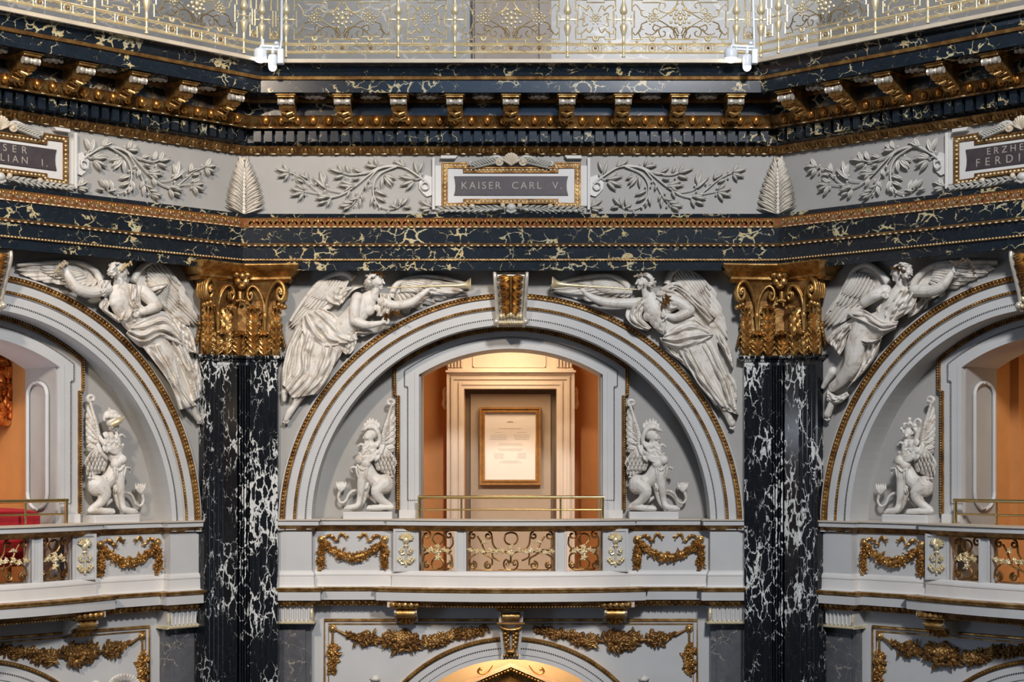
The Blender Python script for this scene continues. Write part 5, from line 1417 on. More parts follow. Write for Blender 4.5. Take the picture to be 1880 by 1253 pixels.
# palmettes folded into the corners of the frieze
for sg, nm in ((-1, 'left'), (1, 'right')):
    fd = fold(sg); t = thing('corner_palmette', 'tall cream acanthus palmette folded into the %s corner of the frieze' % nm, 'relief', (sg*W, 0, Z(395, 0)))
    H = Z(290, 0)-Z(395, 0); zb = Z(395.5, .03); m, m2 = M(), M()
    for k in range(7):
        for si in (-1, 1):
            y0 = .02+k*.125; wd = .40*(1-(k/7.6)**1.7)+.02
            for j in range(3):
                yb = y0+j*.035
                def fn(a, b, o, si=si): return fd(si*max(a, .0), .05+o, zb+b)
                leaf3(m, (.07, yb), (wd*(1-.05*j)-.02*(j == 2), yb+.12+.055*j), .034, fn, lift=.07, thick=.025, n=6)
    for si in (-1, 0, 1):
        for k in range(12): m.ball(bis(sg, si*.0, .10, zb+.05+k*.07), (.035, .03, .05), 6, 4) if si == 0 else None
        m2.tube([bis(sg, si*.085*(1-q)+si*.02, .07+.02*(si == 0), zb+H*q) for q in (0, .3, .6, .95)], [.03, .028, .022, .016], 6)
    m2.ball(bis(sg, 0, .10, zb+H*.97), (.05, .04, .04), 7, 5)
    part('leaf_lobes', m, MAT['creamleaf'], t, smooth=True); part('gilt_stems', m2, MAT['tan'], t, smooth=True)
# ------------------------------------------------------------------ figure reliefs, modelled in depth and fused by voxel remeshing
def fuse(o, vox=0.016, it=2, fac=.5):
    r = o.modifiers.new('fuse', 'REMESH'); r.mode = 'VOXEL'; r.voxel_size = vox; r.use_smooth_shade = True
    s_ = o.modifiers.new('soft', 'SMOOTH'); s_.iterations = it; s_.factor = fac
    dg = bpy.context.evaluated_depsgraph_get(); me = bpy.data.meshes.new_from_object(o.evaluated_get(dg))
    o.modifiers.clear(); old = o.data; o.data = me
    if not me.materials: me.materials.append(old.materials[0])
    me.polygons.foreach_set('use_smooth', [True]*len(me.polygons))
def feather(m, base, tip, width, fn, o=0.0, tilt=0.02, n=8):
    ax, ay = tip[0]-base[0], tip[1]-base[1]; L = sqrt(ax*ax+ay*ay) or 1e-6; ax /= L; ay /= L; px, py = -ay, ax; rows = []
    for i in range(n+1):
        t = i/n; w = width*(.62+.38*min(1, t*2.5))*sqrt(max(.004, 1-max(0, (t-.72)/.28)**2)); bow = .03*sin(pi*t)
        cx_, cy_ = base[0]+ax*L*t, base[1]+ay*L*t; row = []
        for (q, h) in ((-1, -.004), (-.55, .016), (-.14, .012), (0, .028), (.14, .012), (.55, .012), (1, -.010), (0, -.045)):
            row.append(fn(cx_+px*w*q, cy_+py*w*q, o+bow+h+tilt*(-q if h > -.04 else 0)))
        rows.append(row)
    m.quadgrid(rows, closeu=True)
class Sc:                                    # drawing frame: zoomed photo coordinates on a face plane
    def __init__(s, face, v0, x0, y0, k, mp=None): s.f, s.v0, s.x0, s.y0, s.k, s.mp = face, v0, x0, y0, k, mp
    def T(s, a, b, o=0.0):
        if s.mp: a, b = s.mp(a, b)
        return s.f.P(s.x0+a/s.k, s.y0+b/s.k, s.v0+o)
    def limb(s, m, pts, n=10, sub=4):
        P2 = smooth_path(pts, sub)
        big = max(p[3] for p in pts) > 56 and s.k < 4.5; fl = .66 if big else 1.0
        m.tube([s.T(a, b, o) for (a, b, o, r) in P2], [r/s.k/100 for (a, b, o, r) in P2], n+(6 if big else 2), flat=fl)
        for q in (P2[0], P2[-1]): rr_ = q[3]/s.k/100*.97; m.ball(s.T(q[0], q[1], q[2]), (rr_, rr_*fl, rr_), n+2, 8)
    def ball(s, m, a, b, o, r, r2=None, r3=None):
        r_ = r/s.k/100; m.ball(s.T(a, b, o), (r_, (r3 or r)/s.k/100, (r2 or r)/s.k/100), 12, 9)
    def patch(s, m, A, B, o0=.12, bulge=.14, nf=5, amp=.035, ph=0.0, back=-.03):
        ns = 34; A2, B2 = smooth_path(A, 8), smooth_path(B, 8)
        def at(C, q): x = q*(len(C)-1); i = min(int(x), len(C)-2); f_ = x-i; return (C[i][0]+(C[i+1][0]-C[i][0])*f_, C[i][1]+(C[i+1][1]-C[i][1])*f_)
        nt = nf*9; fr, bk = [], []
        for i in range(ns+1):
            q = i/ns; a, b = at(A2, q), at(B2, q); rf, rb = [], []
            en = sin(pi*(.12+.82*q))**.35
            for j in range(nt+1):
                t = j/nt; w_ = sin(nf*2*pi*t+ph+1.5*sin(q*4+ph)); ridge = abs(w_)**.55*(1 if w_ > 0 else -1)
                w2 = sin(nf*3.3*pi*t+2*ph+q*7); w3 = sin(2*pi*(q*3.2+abs(t-.5)*2.2)+ph); ridge += .38*w2+.55*w3*sin(pi*t)
                x = a[0]+(b[0]-a[0])*t; y = a[1]+(b[1]-a[1])*t
                o = o0+.07+(bulge*sin(pi*t)**.7)*en+amp*ridge*(.55+.45*en)
                rf.append(s.T(x, y, o)); rb.append(s.T(x, y, back))
            fr.append(rf); bk.append(rb)
        b0 = len(m.v); w_ = nt+1
        m.quadgrid(fr); b1 = len(m.v); m.quadgrid(bk)
        for i in range(ns):
            for j in (0, nt): m.face(b0+i*w_+j, b0+(i+1)*w_+j, b1+(i+1)*w_+j, b1+i*w_+j)
        for j in range(nt):
            for i in (0, ns): m.face(b0+i*w_+j, b0+i*w_+j+1, b1+i*w_+j+1, b1+i*w_+j)
    def hand(s, m, a, b, o, ang, L, curl=.5, side=1):
        c, sn = cos(radians(ang)), -sin(radians(ang)); px, py = -sn, c
        s.limb(m, [(a, b, o, L*.30), (a+c*L*.5, b+sn*L*.5, o+.01, L*.34)], 8, 2)
        for k in range(4):
            q = (k-1.5)*L*.2; l = L*(.62, .72, .7, .55)[k]
            x0, y0 = a+c*L*.6+px*q, b+sn*L*.6+py*q
            s.limb(m, [(x0, y0, o+.02, L*.11), (x0+c*l*.5, y0+sn*l*.5, o+.035, L*.10), (x0+c*l*(1-curl*.4), y0+sn*l*(1-curl*.4), o+.03-curl*.05, L*.075)], 6, 2)
        s.limb(m, [(a+c*L*.15+px*L*.3*side, b+sn*L*.15+py*L*.3*side, o+.03, L*.12), (a+c*L*.5+px*L*.62*side, b+sn*L*.5+py*L*.62*side, o+.05, L*.10), (a+c*L*.8+px*L*.6*side, b+sn*L*.8+py*L*.6*side, o+.05, L*.08)], 6, 2)
    def head(s, m, a, b, o, r, d, hm=None, bun=True):      # d = 1 looks right, -1 looks left
        s.ball(m, a, b, o, r*.86, r*1.08, r*.9)
        s.limb(m, [(a+d*r*.35, b+r*.55, o+.02, r*.5), (a+d*r*.62, b+r*.92, o+.03, r*.26)], 10, 2)           # jaw and chin
        s.limb(m, [(a+d*r*.74, b-r*.1, o+.04, r*.16), (a+d*r*1.02, b+r*.32, o+.05, r*.15)], 8, 2)          # nose
        s.limb(m, [(a+d*r*.55, b-r*.22, o+.07, r*.15), (a+d*r*.85, b-r*.2, o+.05, r*.13)], 6, 2)             # brow
        s.ball(m, a+d*r*.72, b+r*.62, o+.06, r*.17, r*.08); s.ball(m, a+d*r*.70, b+r*.74, o+.06, r*.16, r*.07)  # lips
        s.ball(m, a+d*r*.62, b-r*.0, o+.085, r*.13, r*.09); s.ball(m, a+d*r*.45, b+r*.3, o+.09, r*.3, r*.3)    # eye, cheek
        s.ball(m, a-d*r*.12, b+r*.2, o+.19*r/55, r*.12, r*.22)                                               # ear
        if hm is None: return
        rnd = random.Random(int(a+b))
        s.ball(hm, a-d*r*.36, b-r*.26, o-.01, r*.92, r*.95, r*.9)
        for k in range(26):
            q = rnd.uniform(0, 1); an = radians(70+q*180) if d > 0 else radians(110-q*180)
            rr_ = r*rnd.uniform(.55, 1.0); x, y = a-d*r*.28+rr_*cos(an)*1.0, b-r*.15-rr_*sin(an)
            oo = o+.015+.2*r/55*sqrt(max(0, 1-(rr_/r)**2))
            s.limb(hm, [(x, y, oo, r*.15), (x-d*r*.2, y+r*rnd.uniform(-.1, .3), oo+.02, r*.14), (x-d*r*.38, y+r*rnd.uniform(.0, .4), oo-.01, r*.08)], 6, 2)
        if bun: s.ball(hm, a-d*r*1.15, b-r*.75, o, r*.32)
        s.limb(hm, [(a-d*r*.9, b+r*.3, o+.05, r*.28), (a-d*r*1.0, b+r*.75, o+.02, r*.18)], 8, 2)
    def wing(s, m, lead, roots, tips, n, wd, o0=.05, r0=24, rows=3):
        R2, T2 = smooth_path(roots, 6), smooth_path(tips, 6)
        def at(C, q): x = q*(len(C)-1); i = min(int(x), len(C)-2); f_ = x-i; return tuple(C[i][k]+(C[i+1][k]-C[i][k])*f_ for k in range(2))
        P2 = smooth_path(lead, 5)
        m.tube([s.T(a, b, o0+.06) for (a, b) in P2], [r0/s.k/100*(1-.75*i/len(P2))+.01 for i in range(len(P2))], 8)
        L0 = [at(P2, .05+.75*(k/8)) for k in range(9)]
        for row in range(rows):
            cnt = (max(6, int(n*.8)), max(6, int(n*.85)), n)[row]; k1 = (1.0, .52, .26)[row]; k0 = (.05, -.1, -.3)[row]
            for i in range(cnt):
                q = (i+.5)/cnt; a, b = at(R2, q), at(T2, q)
                a2 = (a[0]+(b[0]-a[0])*k0, a[1]+(b[1]-a[1])*k0)
                if row: e = at(P2, min(.95, max(.0, .25+.5*(1-q)))) ; a2 = (a2[0]*.8+e[0]*.2, a2[1]*.8+e[1]*.2)
                b2 = (a[0]+(b[0]-a[0])*k1, a[1]+(b[1]-a[1])*k1)
                sp_ = sqrt((at(T2, min(1, q+.5/cnt))[0]-at(T2, max(0, q-.5/cnt))[0])**2+(at(T2, min(1, q+.5/cnt))[1]-at(T2, max(0, q-.5/cnt))[1])**2)
                feather(m, a2, b2, max(wd*.9, min(wd*1.9, sp_*.62)) if row == 0 else wd*(1.15 if row == 1 else 1.25), lambda x, y, o, row=row, i=i: s.T(x, y, o0+.04*row+o), 0.0, .022 if row == 0 else .03)
        # base sheet that carries the feathers
        fr = [[s.T(*at(R2, q), .0) for q in (0, .25, .5, .75, 1)], [s.T(*(tuple(x+(y-x)*.8 for x, y in zip(at(R2, q), at(T2, q)))), .0) for q in (0, .25, .5, .75, 1)]]
        fr2 = [[s.T(*at(P2, q), .05) for q in (.8, .6, .4, .2, 0)], [s.T(*at(R2, q), .06) for q in (0, .25, .5, .75, 1)]]
        m.quadgrid([fr2[0], [vadd(p, (0, 0.03, 0)) for p in fr2[1]], [vadd(p, (0, .06, 0)) for p in fr[1]]])
    def twig(s, m, pts, o, n=12, L=26, w_=7, seed=1):
        rnd = random.Random(seed); P2 = smooth_path(pts, 6); m.tube([s.T(a, b, o) for (a, b) in P2], .01, 5)
        for k in range(n):
            a, b = P2[int(k*(len(P2)-1)/n)]; an = rnd.uniform(0, 2*pi)
            leaf3(m, (a, b), (a+L*cos(an), b+L*sin(an)), w_, lambda x, y, q: s.T(x, y, o+q), thick=.012, lift=.03, n=4)
def part_f(name, m, mat, root, vox=.015, it=2, label=None):
    o = part(name, m, mat, root, True, label); bpy.context.view_layer.update(); fuse(o, vox, it); return o
def angel(face, label, x0, y0, spec):
    s = Sc(face, -.50, x0, y0, 3.916)
    c = s.T(*spec['base']); t = thing('winged_figure', label, 'sculpture', c, face, 'winged stucco figures over the arches')
    d = spec['dir']; m = M()
    for L in spec['limbs']: s.limb(m, L)
    for b_ in spec['balls']: s.ball(m, b_[0], b_[1], b_[2]-(.06 if b_[3] > 28 else 0), b_[3])
    for L in spec['under']: s.limb(m, [(a, b, o, r*.75) for (a, b, o, r) in L])
    hm = M(); s.head(m, *spec['head'], d, hm, spec.get('bun', True))
    for h in spec['hands']: s.hand(m, *h)
    part_f('figure_body', m, MAT['stucco'], t, .0095, 2)
    part_f('hair', hm, MAT['stucco'], t, .009, 1)
    m = M()
    for L in spec['under']: s.limb(m, L)
    for k, (A, B, o0, bu, nf) in enumerate(spec['cloth']): s.patch(m, A, B, o0, bu, nf, .046, ph=k*1.7)
    part_f('drapery', m, MAT['stucco'], t, .0115, 1)
    for w_ in spec['wings']:
        m = M(); s.wing(m, *w_); part('wing', m, MAT['stucco'], t, True, angle=50)
    return s, t
B = dict(base=(420, 600), dir=1, head=(748, 142, .30, 56),
 limbs=[[(715, 245, .26, 48), (670, 300, .26, 74), (620, 360, .25, 82), (560, 430, .22, 82), (500, 490, .2, 80)],
        [(612, 262, .32, 44), (592, 345, .36, 42), (590, 425, .37, 36)], [(590, 428, .38, 36), (680, 458, .38, 29), (775, 445, .36, 19)],
        [(728, 262, .28, 34), (745, 195, .29, 31)], [(790, 292, .28, 38), (880, 316, .33, 33), (990, 300, .36, 32), (1062, 250, .36, 24), (1125, 200, .34, 16)],
        [(200, 965, .14, 36), (160, 1040, .13, 24), (125, 1085, .13, 28), (98, 1140, .12, 20)], [(88, 940, .1, 26), (85, 1000, .1, 15)]],
 balls=[(695, 352, .35, 42), (762, 338, .30, 30), (80, 1155, .12, 9), (92, 1162, .12, 9), (106, 1162, .12, 9), (118, 1150, .12, 8)],
 hands=[(785, 440, .36, 12, 52, .6, -1), (1130, 195, .35, 5, 48, 1, -1)],
 under=[[(430, 500, .16, 95), (340, 680, .2, 72), (240, 860, .16, 58), (190, 950, .12, 44)], [(470, 540, .16, 80), (410, 680, .2, 66), (350, 820, .16, 52), (290, 930, .1, 36)]],
 cloth=[([(350, 332), (450, 385), (545, 480), (620, 560)], [(212, 400), (225, 520), (320, 630), (480, 605)], .14, .16, 4), ([(235, 470), (185, 610), (165, 760), (85, 900)], [(345, 600), (310, 700), (275, 850), (140, 985)], .12, .14, 3),
        ([(330, 620), (300, 720), (255, 850), (150, 985)], [(480, 590), (455, 720), (400, 850), (325, 955)], .16, .13, 3), ([(190, 430), (115, 590), (75, 760), (65, 890)], [(255, 500), (205, 640), (180, 800), (150, 935)], .05, .07, 3),
        ([(380, 190), (395, 285), (480, 322)], [(665, 180), (580, 215), (520, 290)], .08, .08, 3), ([(555, 500), (500, 580), (492, 630), (525, 672)], [(612, 520), (602, 600), (590, 630), (560, 668)], .12, .06, 2),
        ([(770, 225), (775, 300), (745, 395)], [(845, 235), (862, 320), (835, 400)], .2, .08, 3), ([(570, 470), (660, 480), (720, 500)], [(590, 520), (650, 540), (720, 515)], .1, .06, 2), ([(480, 610), (500, 660), (450, 740)], [(430, 640), (440, 700), (420, 780)], .08, .05, 2)],
 wings=[([(585, 120), (520, 82), (440, 95), (330, 160), (220, 290), (130, 430)], [(330, 190), (370, 200), (420, 215), (470, 220), (520, 190)], [(115, 440), (125, 478), (175, 480), (270, 420), (400, 330)], 10, 15),
        ([(850, 260), (905, 160), (1060, 112), (1250, 122), (1425, 175)], [(1060, 135), (1020, 170), (980, 210), (960, 250), (900, 290)], [(1430, 172), (1400, 208), (1290, 250), (1130, 318), (950, 392)], 11, 15)])
sB, tB = angel(FC, 'winged figure with bare shoulders blowing a trumpet to the right, left of the central keystone', 500, 480, B)
def trumpet(s, t, pts, bell):
    m = M(); P2 = smooth_path(pts, 3); m.tube([s.T(a, b, o) for (a, b, o, r) in P2], [r/391.6 for (a, b, o, r) in P2], 12)
    m.tube([s.T(*bell[0]), s.T(*bell[1])], [.11, .125], 14, flat=.8); part('trumpet', m, MAT['goldp'], t, True)
trumpet(sB, tB, [(828, 190, .33, 4), (1000, 184, .37, 6), (1180, 178, .40, 9), (1320, 175, .40, 14), (1395, 170, .40, 26), (1418, 167, .40, 42)], [(1418, 167, .40), (1428, 167, .40)])
m = M(); sB.twig(m, [(820, 400), (870, 375), (920, 390)], .40, 22, 34, 9, 3); part('laurel', m, MAT['goldb'], tB, True)
m = M(); sB.twig(m, [(690, 120), (730, 88), (780, 90), (810, 110)], .44, 16, 20, 7, 5); part('wreath', m, MAT['goldb'], tB, True)
C = dict(base=(1000, 600), dir=-1, head=(712, 145, .30, 56), bun=False,
 limbs=[[(760, 262, .28, 52), (785, 340, .28, 78), (850, 430, .24, 82), (940, 480, .18, 86), (1030, 500, .14, 84)], [(735, 250, .28, 34), (725, 195, .29, 32)],
        [(665, 300, .28, 40), (560, 302, .33, 36), (450, 296, .34, 34), (350, 265, .34, 26), (285, 225, .34, 17)], [(890, 270, .30, 50), (970, 300, .36, 48), (1042, 352, .38, 42)], [(1042, 355, .38, 40), (950, 402, .41, 32), (880, 392, .41, 20)],
        [(1296, 1060, .13, 34), (1322, 1120, .13, 26), (1345, 1165, .12, 28)]],
 balls=[(742, 395, .34, 38), (690, 345, .28, 30), (1335, 1200, .11, 9), (1350, 1206, .11, 9), (1364, 1196, .11, 9)],
 hands=[(888, 390, .42, 175, 46, .6, -1), (292, 232, .35, 125, 46, 1, 1)],
 under=[[(1050, 540, .16, 100), (1120, 720, .2, 72), (1210, 900, .16, 56), (1290, 1010, .12, 42)], [(1150, 540, .14, 80), (1210, 720, .16, 60), (1280, 900, .12, 44)]],
 cloth=[([(670, 258), (600, 330), (582, 400), (640, 470), (735, 502)], [(765, 262), (715, 330), (700, 400), (735, 445), (770, 480)], .18, .10, 3), ([(800, 215), (870, 205), (960, 225), (1045, 310)], [(800, 300), (850, 335), (900, 370), (990, 315)], .24, .10, 3),
        ([(830, 195), (950, 150), (1100, 255), (1235, 395)], [(860, 232), (950, 205), (1060, 310), (1180, 445)], .10, .08, 3), ([(870, 520), (960, 420), (1080, 398), (1208, 520)], [(830, 570), (950, 650), (1070, 640), (1212, 535)], .18, .16, 4),
        ([(965, 640), (1030, 760), (1105, 890), (1230, 1035)], [(1090, 620), (1170, 770), (1235, 900), (1330, 1060)], .16, .14, 3), ([(1090, 600), (1170, 720), (1240, 880), (1305, 1000)], [(1212, 540), (1262, 700), (1335, 860), (1392, 1095)], .12, .13, 3),
        ([(1195, 500), (1290, 660), (1345, 762)], [(1290, 540), (1342, 645), (1358, 772)], .05, .07, 3), ([(1240, 780), (1330, 900), (1380, 1010)], [(1295, 785), (1365, 850), (1388, 960)], .06, .06, 2),
        ([(825, 545), (870, 640), (960, 712), (1045, 790)], [(905, 570), (965, 660), (1020, 720), (1070, 790)], .06, .08, 3), ([(1190, 990), (1240, 1060), (1300, 1075)], [(1310, 1000), (1360, 1060), (1398, 1108)], .08, .08, 4),
        ([(775, 290), (790, 380), (780, 480)], [(850, 290), (890, 400), (900, 520)], .24, .05, 3)],
 wings=[([(880, 165), (915, 80), (1010, 62), (1120, 118), (1195, 200)], [(1150, 150), (1090, 160), (1040, 180), (1010, 230), (1010, 290)], [(1215, 230), (1290, 420), (1316, 530), (1300, 600), (1200, 480)], 11, 16),
        ([(605, 195), (545, 130), (420, 103), (200, 128), (45, 180)], [(430, 125), (440, 165), (480, 200), (540, 228), (620, 245)], [(55, 162), (42, 208), (150, 248), (320, 282), (510, 300)], 11, 15)])
sC, tC = angel(FC, 'draped winged figure blowing a trumpet to the left, right of the central keystone', 1000, 480, C)
trumpet(sC, tC, [(662, 203, .33, 4), (500, 192, .37, 6), (300, 180, .40, 9), (170, 172, .40, 14), (90, 164, .40, 26), (62, 160, .40, 42)], [(62, 158, .40), (50, 157, .40)])
m = M(); sC.twig(m, [(840, 310), (880, 275), (910, 250)], .44, 12, 44, 8, 8); part('palm_sprig', m, MAT['goldb'], tC, True)
m = M(); sC.twig(m, [(650, 115), (690, 95), (740, 100)], .45, 14, 18, 6, 5); part('wreath', m, MAT['tan'], tC, True)
A = dict(base=(1000, 600), dir=1, head=(785, 148, .30, 58),
 limbs=[[(790, 265, .28, 58), (785, 345, .28, 86), (830, 440, .24, 82), (910, 530, .18, 86), (1020, 560, .14, 84)], [(775, 245, .28, 38), (780, 195, .29, 34)],
        [(690, 275, .28, 42), (570, 302, .33, 40), (470, 268, .36, 38), (415, 190, .35, 29), (392, 125, .34, 18)], [(945, 295, .28, 50), (1000, 345, .34, 48), (1050, 400, .38, 40)], [(1048, 402, .38, 38), (980, 430, .41, 30), (925, 445, .41, 20)],
        [(1290, 1130, .13, 36), (1325, 1180, .13, 26), (1350, 1215, .12, 24)]],
 balls=[(745, 372, .34, 42), (880, 368, .34, 40), (1345, 1240, .11, 9), (1358, 1242, .11, 9), (1368, 1230, .11, 9)],
 hands=[(930, 440, .42, 215, 50, .5, 1), (392, 128, .35, 110, 46, 1, 1)],
 under=[[(1020, 610, .16, 100), (1120, 790, .2, 74), (1200, 950, .16, 58), (1270, 1080, .12, 42)], [(1150, 620, .14, 80), (1230, 800, .16, 60), (1290, 980, .12, 44)]],
 cloth=[([(640, 212), (612, 280), (640, 335)], [(722, 215), (705, 290), (690, 330)], .22, .09, 3), ([(835, 235), (820, 330), (800, 420), (780, 500)], [(945, 255), (935, 380), (985, 430), (930, 520)], .24, .10, 3),
        ([(685, 330), (632, 400), (715, 482), (780, 525)], [(715, 380), (700, 430), (760, 470), (805, 500)], .14, .07, 2), ([(880, 530), (990, 460), (1120, 445), (1215, 580)], [(825, 600), (940, 700), (1080, 655), (1240, 700)], .18, .16, 4),
        ([(950, 700), (1075, 860), (1160, 1000), (1210, 1150)], [(1120, 670), (1200, 850), (1240, 980), (1340, 1115)], .16, .14, 3), ([(1120, 630), (1210, 800), (1280, 950), (1310, 1090)], [(1235, 640), (1295, 780), (1335, 900), (1360, 1060)], .12, .13, 3),
        ([(1160, 480), (1220, 620), (1280, 730)], [(1285, 560), (1320, 640), (1345, 745)], .05, .07, 4), ([(1290, 880), (1320, 960), (1345, 1060)], [(1340, 770), (1368, 900), (1372, 1010)], .05, .07, 3),
        ([(940, 640), (960, 700), (990, 750)], [(990, 640), (1010, 700), (1030, 760)], .05, .05, 2), ([(960, 270), (1080, 240), (1130, 240)], [(930, 320), (1020, 320), (1070, 300)], .2, .07, 2)],
 wings=[([(645, 245), (610, 155), (510, 95), (300, 85), (45, 108)], [(400, 105), (410, 145), (450, 185), (510, 240), (600, 250)], [(40, 105), (42, 152), (170, 205), (330, 222), (520, 335)], 11, 15),
        ([(880, 225), (930, 130), (1020, 88), (1120, 135), (1215, 245)], [(1130, 150), (1080, 190), (1060, 250), (1060, 320), (1080, 390)], [(1230, 280), (1335, 470), (1348, 525), (1310, 545), (1220, 520)], 11, 16)])
sA, tA = angel(FL, 'winged figure raising one arm above the left arch, beside the left capital', 20, 460, A)
m = M(); sA.twig(m, [(400, 85), (360, 110), (310, 180)], .44, 26, 26, 8, 3); part('wreath_in_hand', m, MAT['tan'], tA, True)
m = M(); sA.twig(m, [(795, 130), (830, 100), (868, 90)], .46, 20, 24, 9, 4); part('wreath', m, MAT['goldp'], tA, True)
Dd = dict(base=(400, 600), dir=-1, head=(632, 152, .30, 60), bun=False,
 limbs=[[(640, 290, .28, 60), (605, 370, .28, 86), (560, 450, .26, 82), (500, 520, .24, 88), (410, 560, .22, 98)], [(650, 262, .28, 36), (640, 205, .29, 38)],
        [(745, 290, .30, 44), (860, 292, .35, 40), (935, 258, .38, 36), (992, 190, .36, 26), (1018, 152, .35, 17)], [(530, 290, .26, 46), (440, 330, .34, 46), (382, 372, .38, 38)], [(382, 372, .39, 36), (440, 335, .42, 30), (500, 325, .42, 21)],
        [(380, 540, .26, 90), (320, 680, .3, 78), (290, 820, .28, 64), (225, 920, .22, 46), (150, 985, .16, 34)], [(150, 870, .14, 36), (112, 930, .13, 24), (82, 985, .12, 15)], [(155, 1085, .14, 30), (135, 1130, .14, 26), (115, 1180, .12, 28)]],
 balls=[(655, 400, .34, 40), (590, 380, .32, 34), (100, 1215, .11, 9), (113, 1222, .11, 9), (126, 1216, .11, 9)],
 hands=[(495, 325, .43, -5, 50, .4, -1), (1015, 160, .36, 60, 44, 1, 1)],
 under=[[(430, 640, .12, 70), (390, 780, .12, 56), (300, 900, .1, 46)]],
 cloth=[([(580, 285), (520, 365), (465, 420), (480, 478)], [(775, 285), (745, 380), (705, 440), (620, 495)], .22, .12, 4), ([(255, 455), (370, 425), (500, 500), (625, 508)], [(290, 480), (395, 560), (510, 600), (605, 565)], .26, .12, 3),
        ([(320, 470), (190, 555), (105, 640), (150, 690)], [(300, 560), (255, 620), (240, 700), (205, 765)], .12, .12, 4), ([(400, 640), (370, 770), (330, 880), (250, 1000)], [(505, 640), (475, 740), (425, 815), (365, 885)], .12, .10, 3),
        ([(110, 1000), (180, 1045), (255, 1015)], [(105, 1078), (190, 1105), (275, 1045)], .1, .06, 5), ([(270, 540), (300, 600), (420, 640), (500, 640)], [(330, 660), (380, 680), (450, 672), (520, 600)], .24, .08, 2), ([(700, 420), (720, 330), (790, 300)], [(690, 490), (780, 440), (860, 350)], .04, .05, 3)],
 wings=[([(555, 245), (500, 165), (405, 103), (300, 150), (235, 270), (140, 430)], [(250, 240), (290, 250), (340, 270), (390, 300), (430, 330)], [(82, 508), (95, 545), (150, 545), (240, 500), (340, 430)], 9, 16),
        ([(715, 265), (790, 165), (890, 105), (1050, 82), (1335, 82)], [(950, 110), (960, 150), (930, 200), (890, 255), (800, 340)], [(1348, 88), (1300, 145), (1160, 210), (1030, 275), (740, 470)], 11, 16)])
sD, tD = angel(FR, 'winged figure with bare legs reaching up over the right arch, beside the right capital', 1490, 460, Dd)
m = M(); sD.twig(m, [(1010, 80), (1040, 100), (1100, 70), (1160, 110), (1165, 180)], .44, 30, 24, 8, 3); part('dark_garland', m, MAT['taupedark'], tD, True)
m = M(); sD.twig(m, [(575, 120), (620, 130), (670, 160), (700, 150)], .46, 22, 22, 8, 4); part('wreath', m, MAT['goldb'], tD, True)

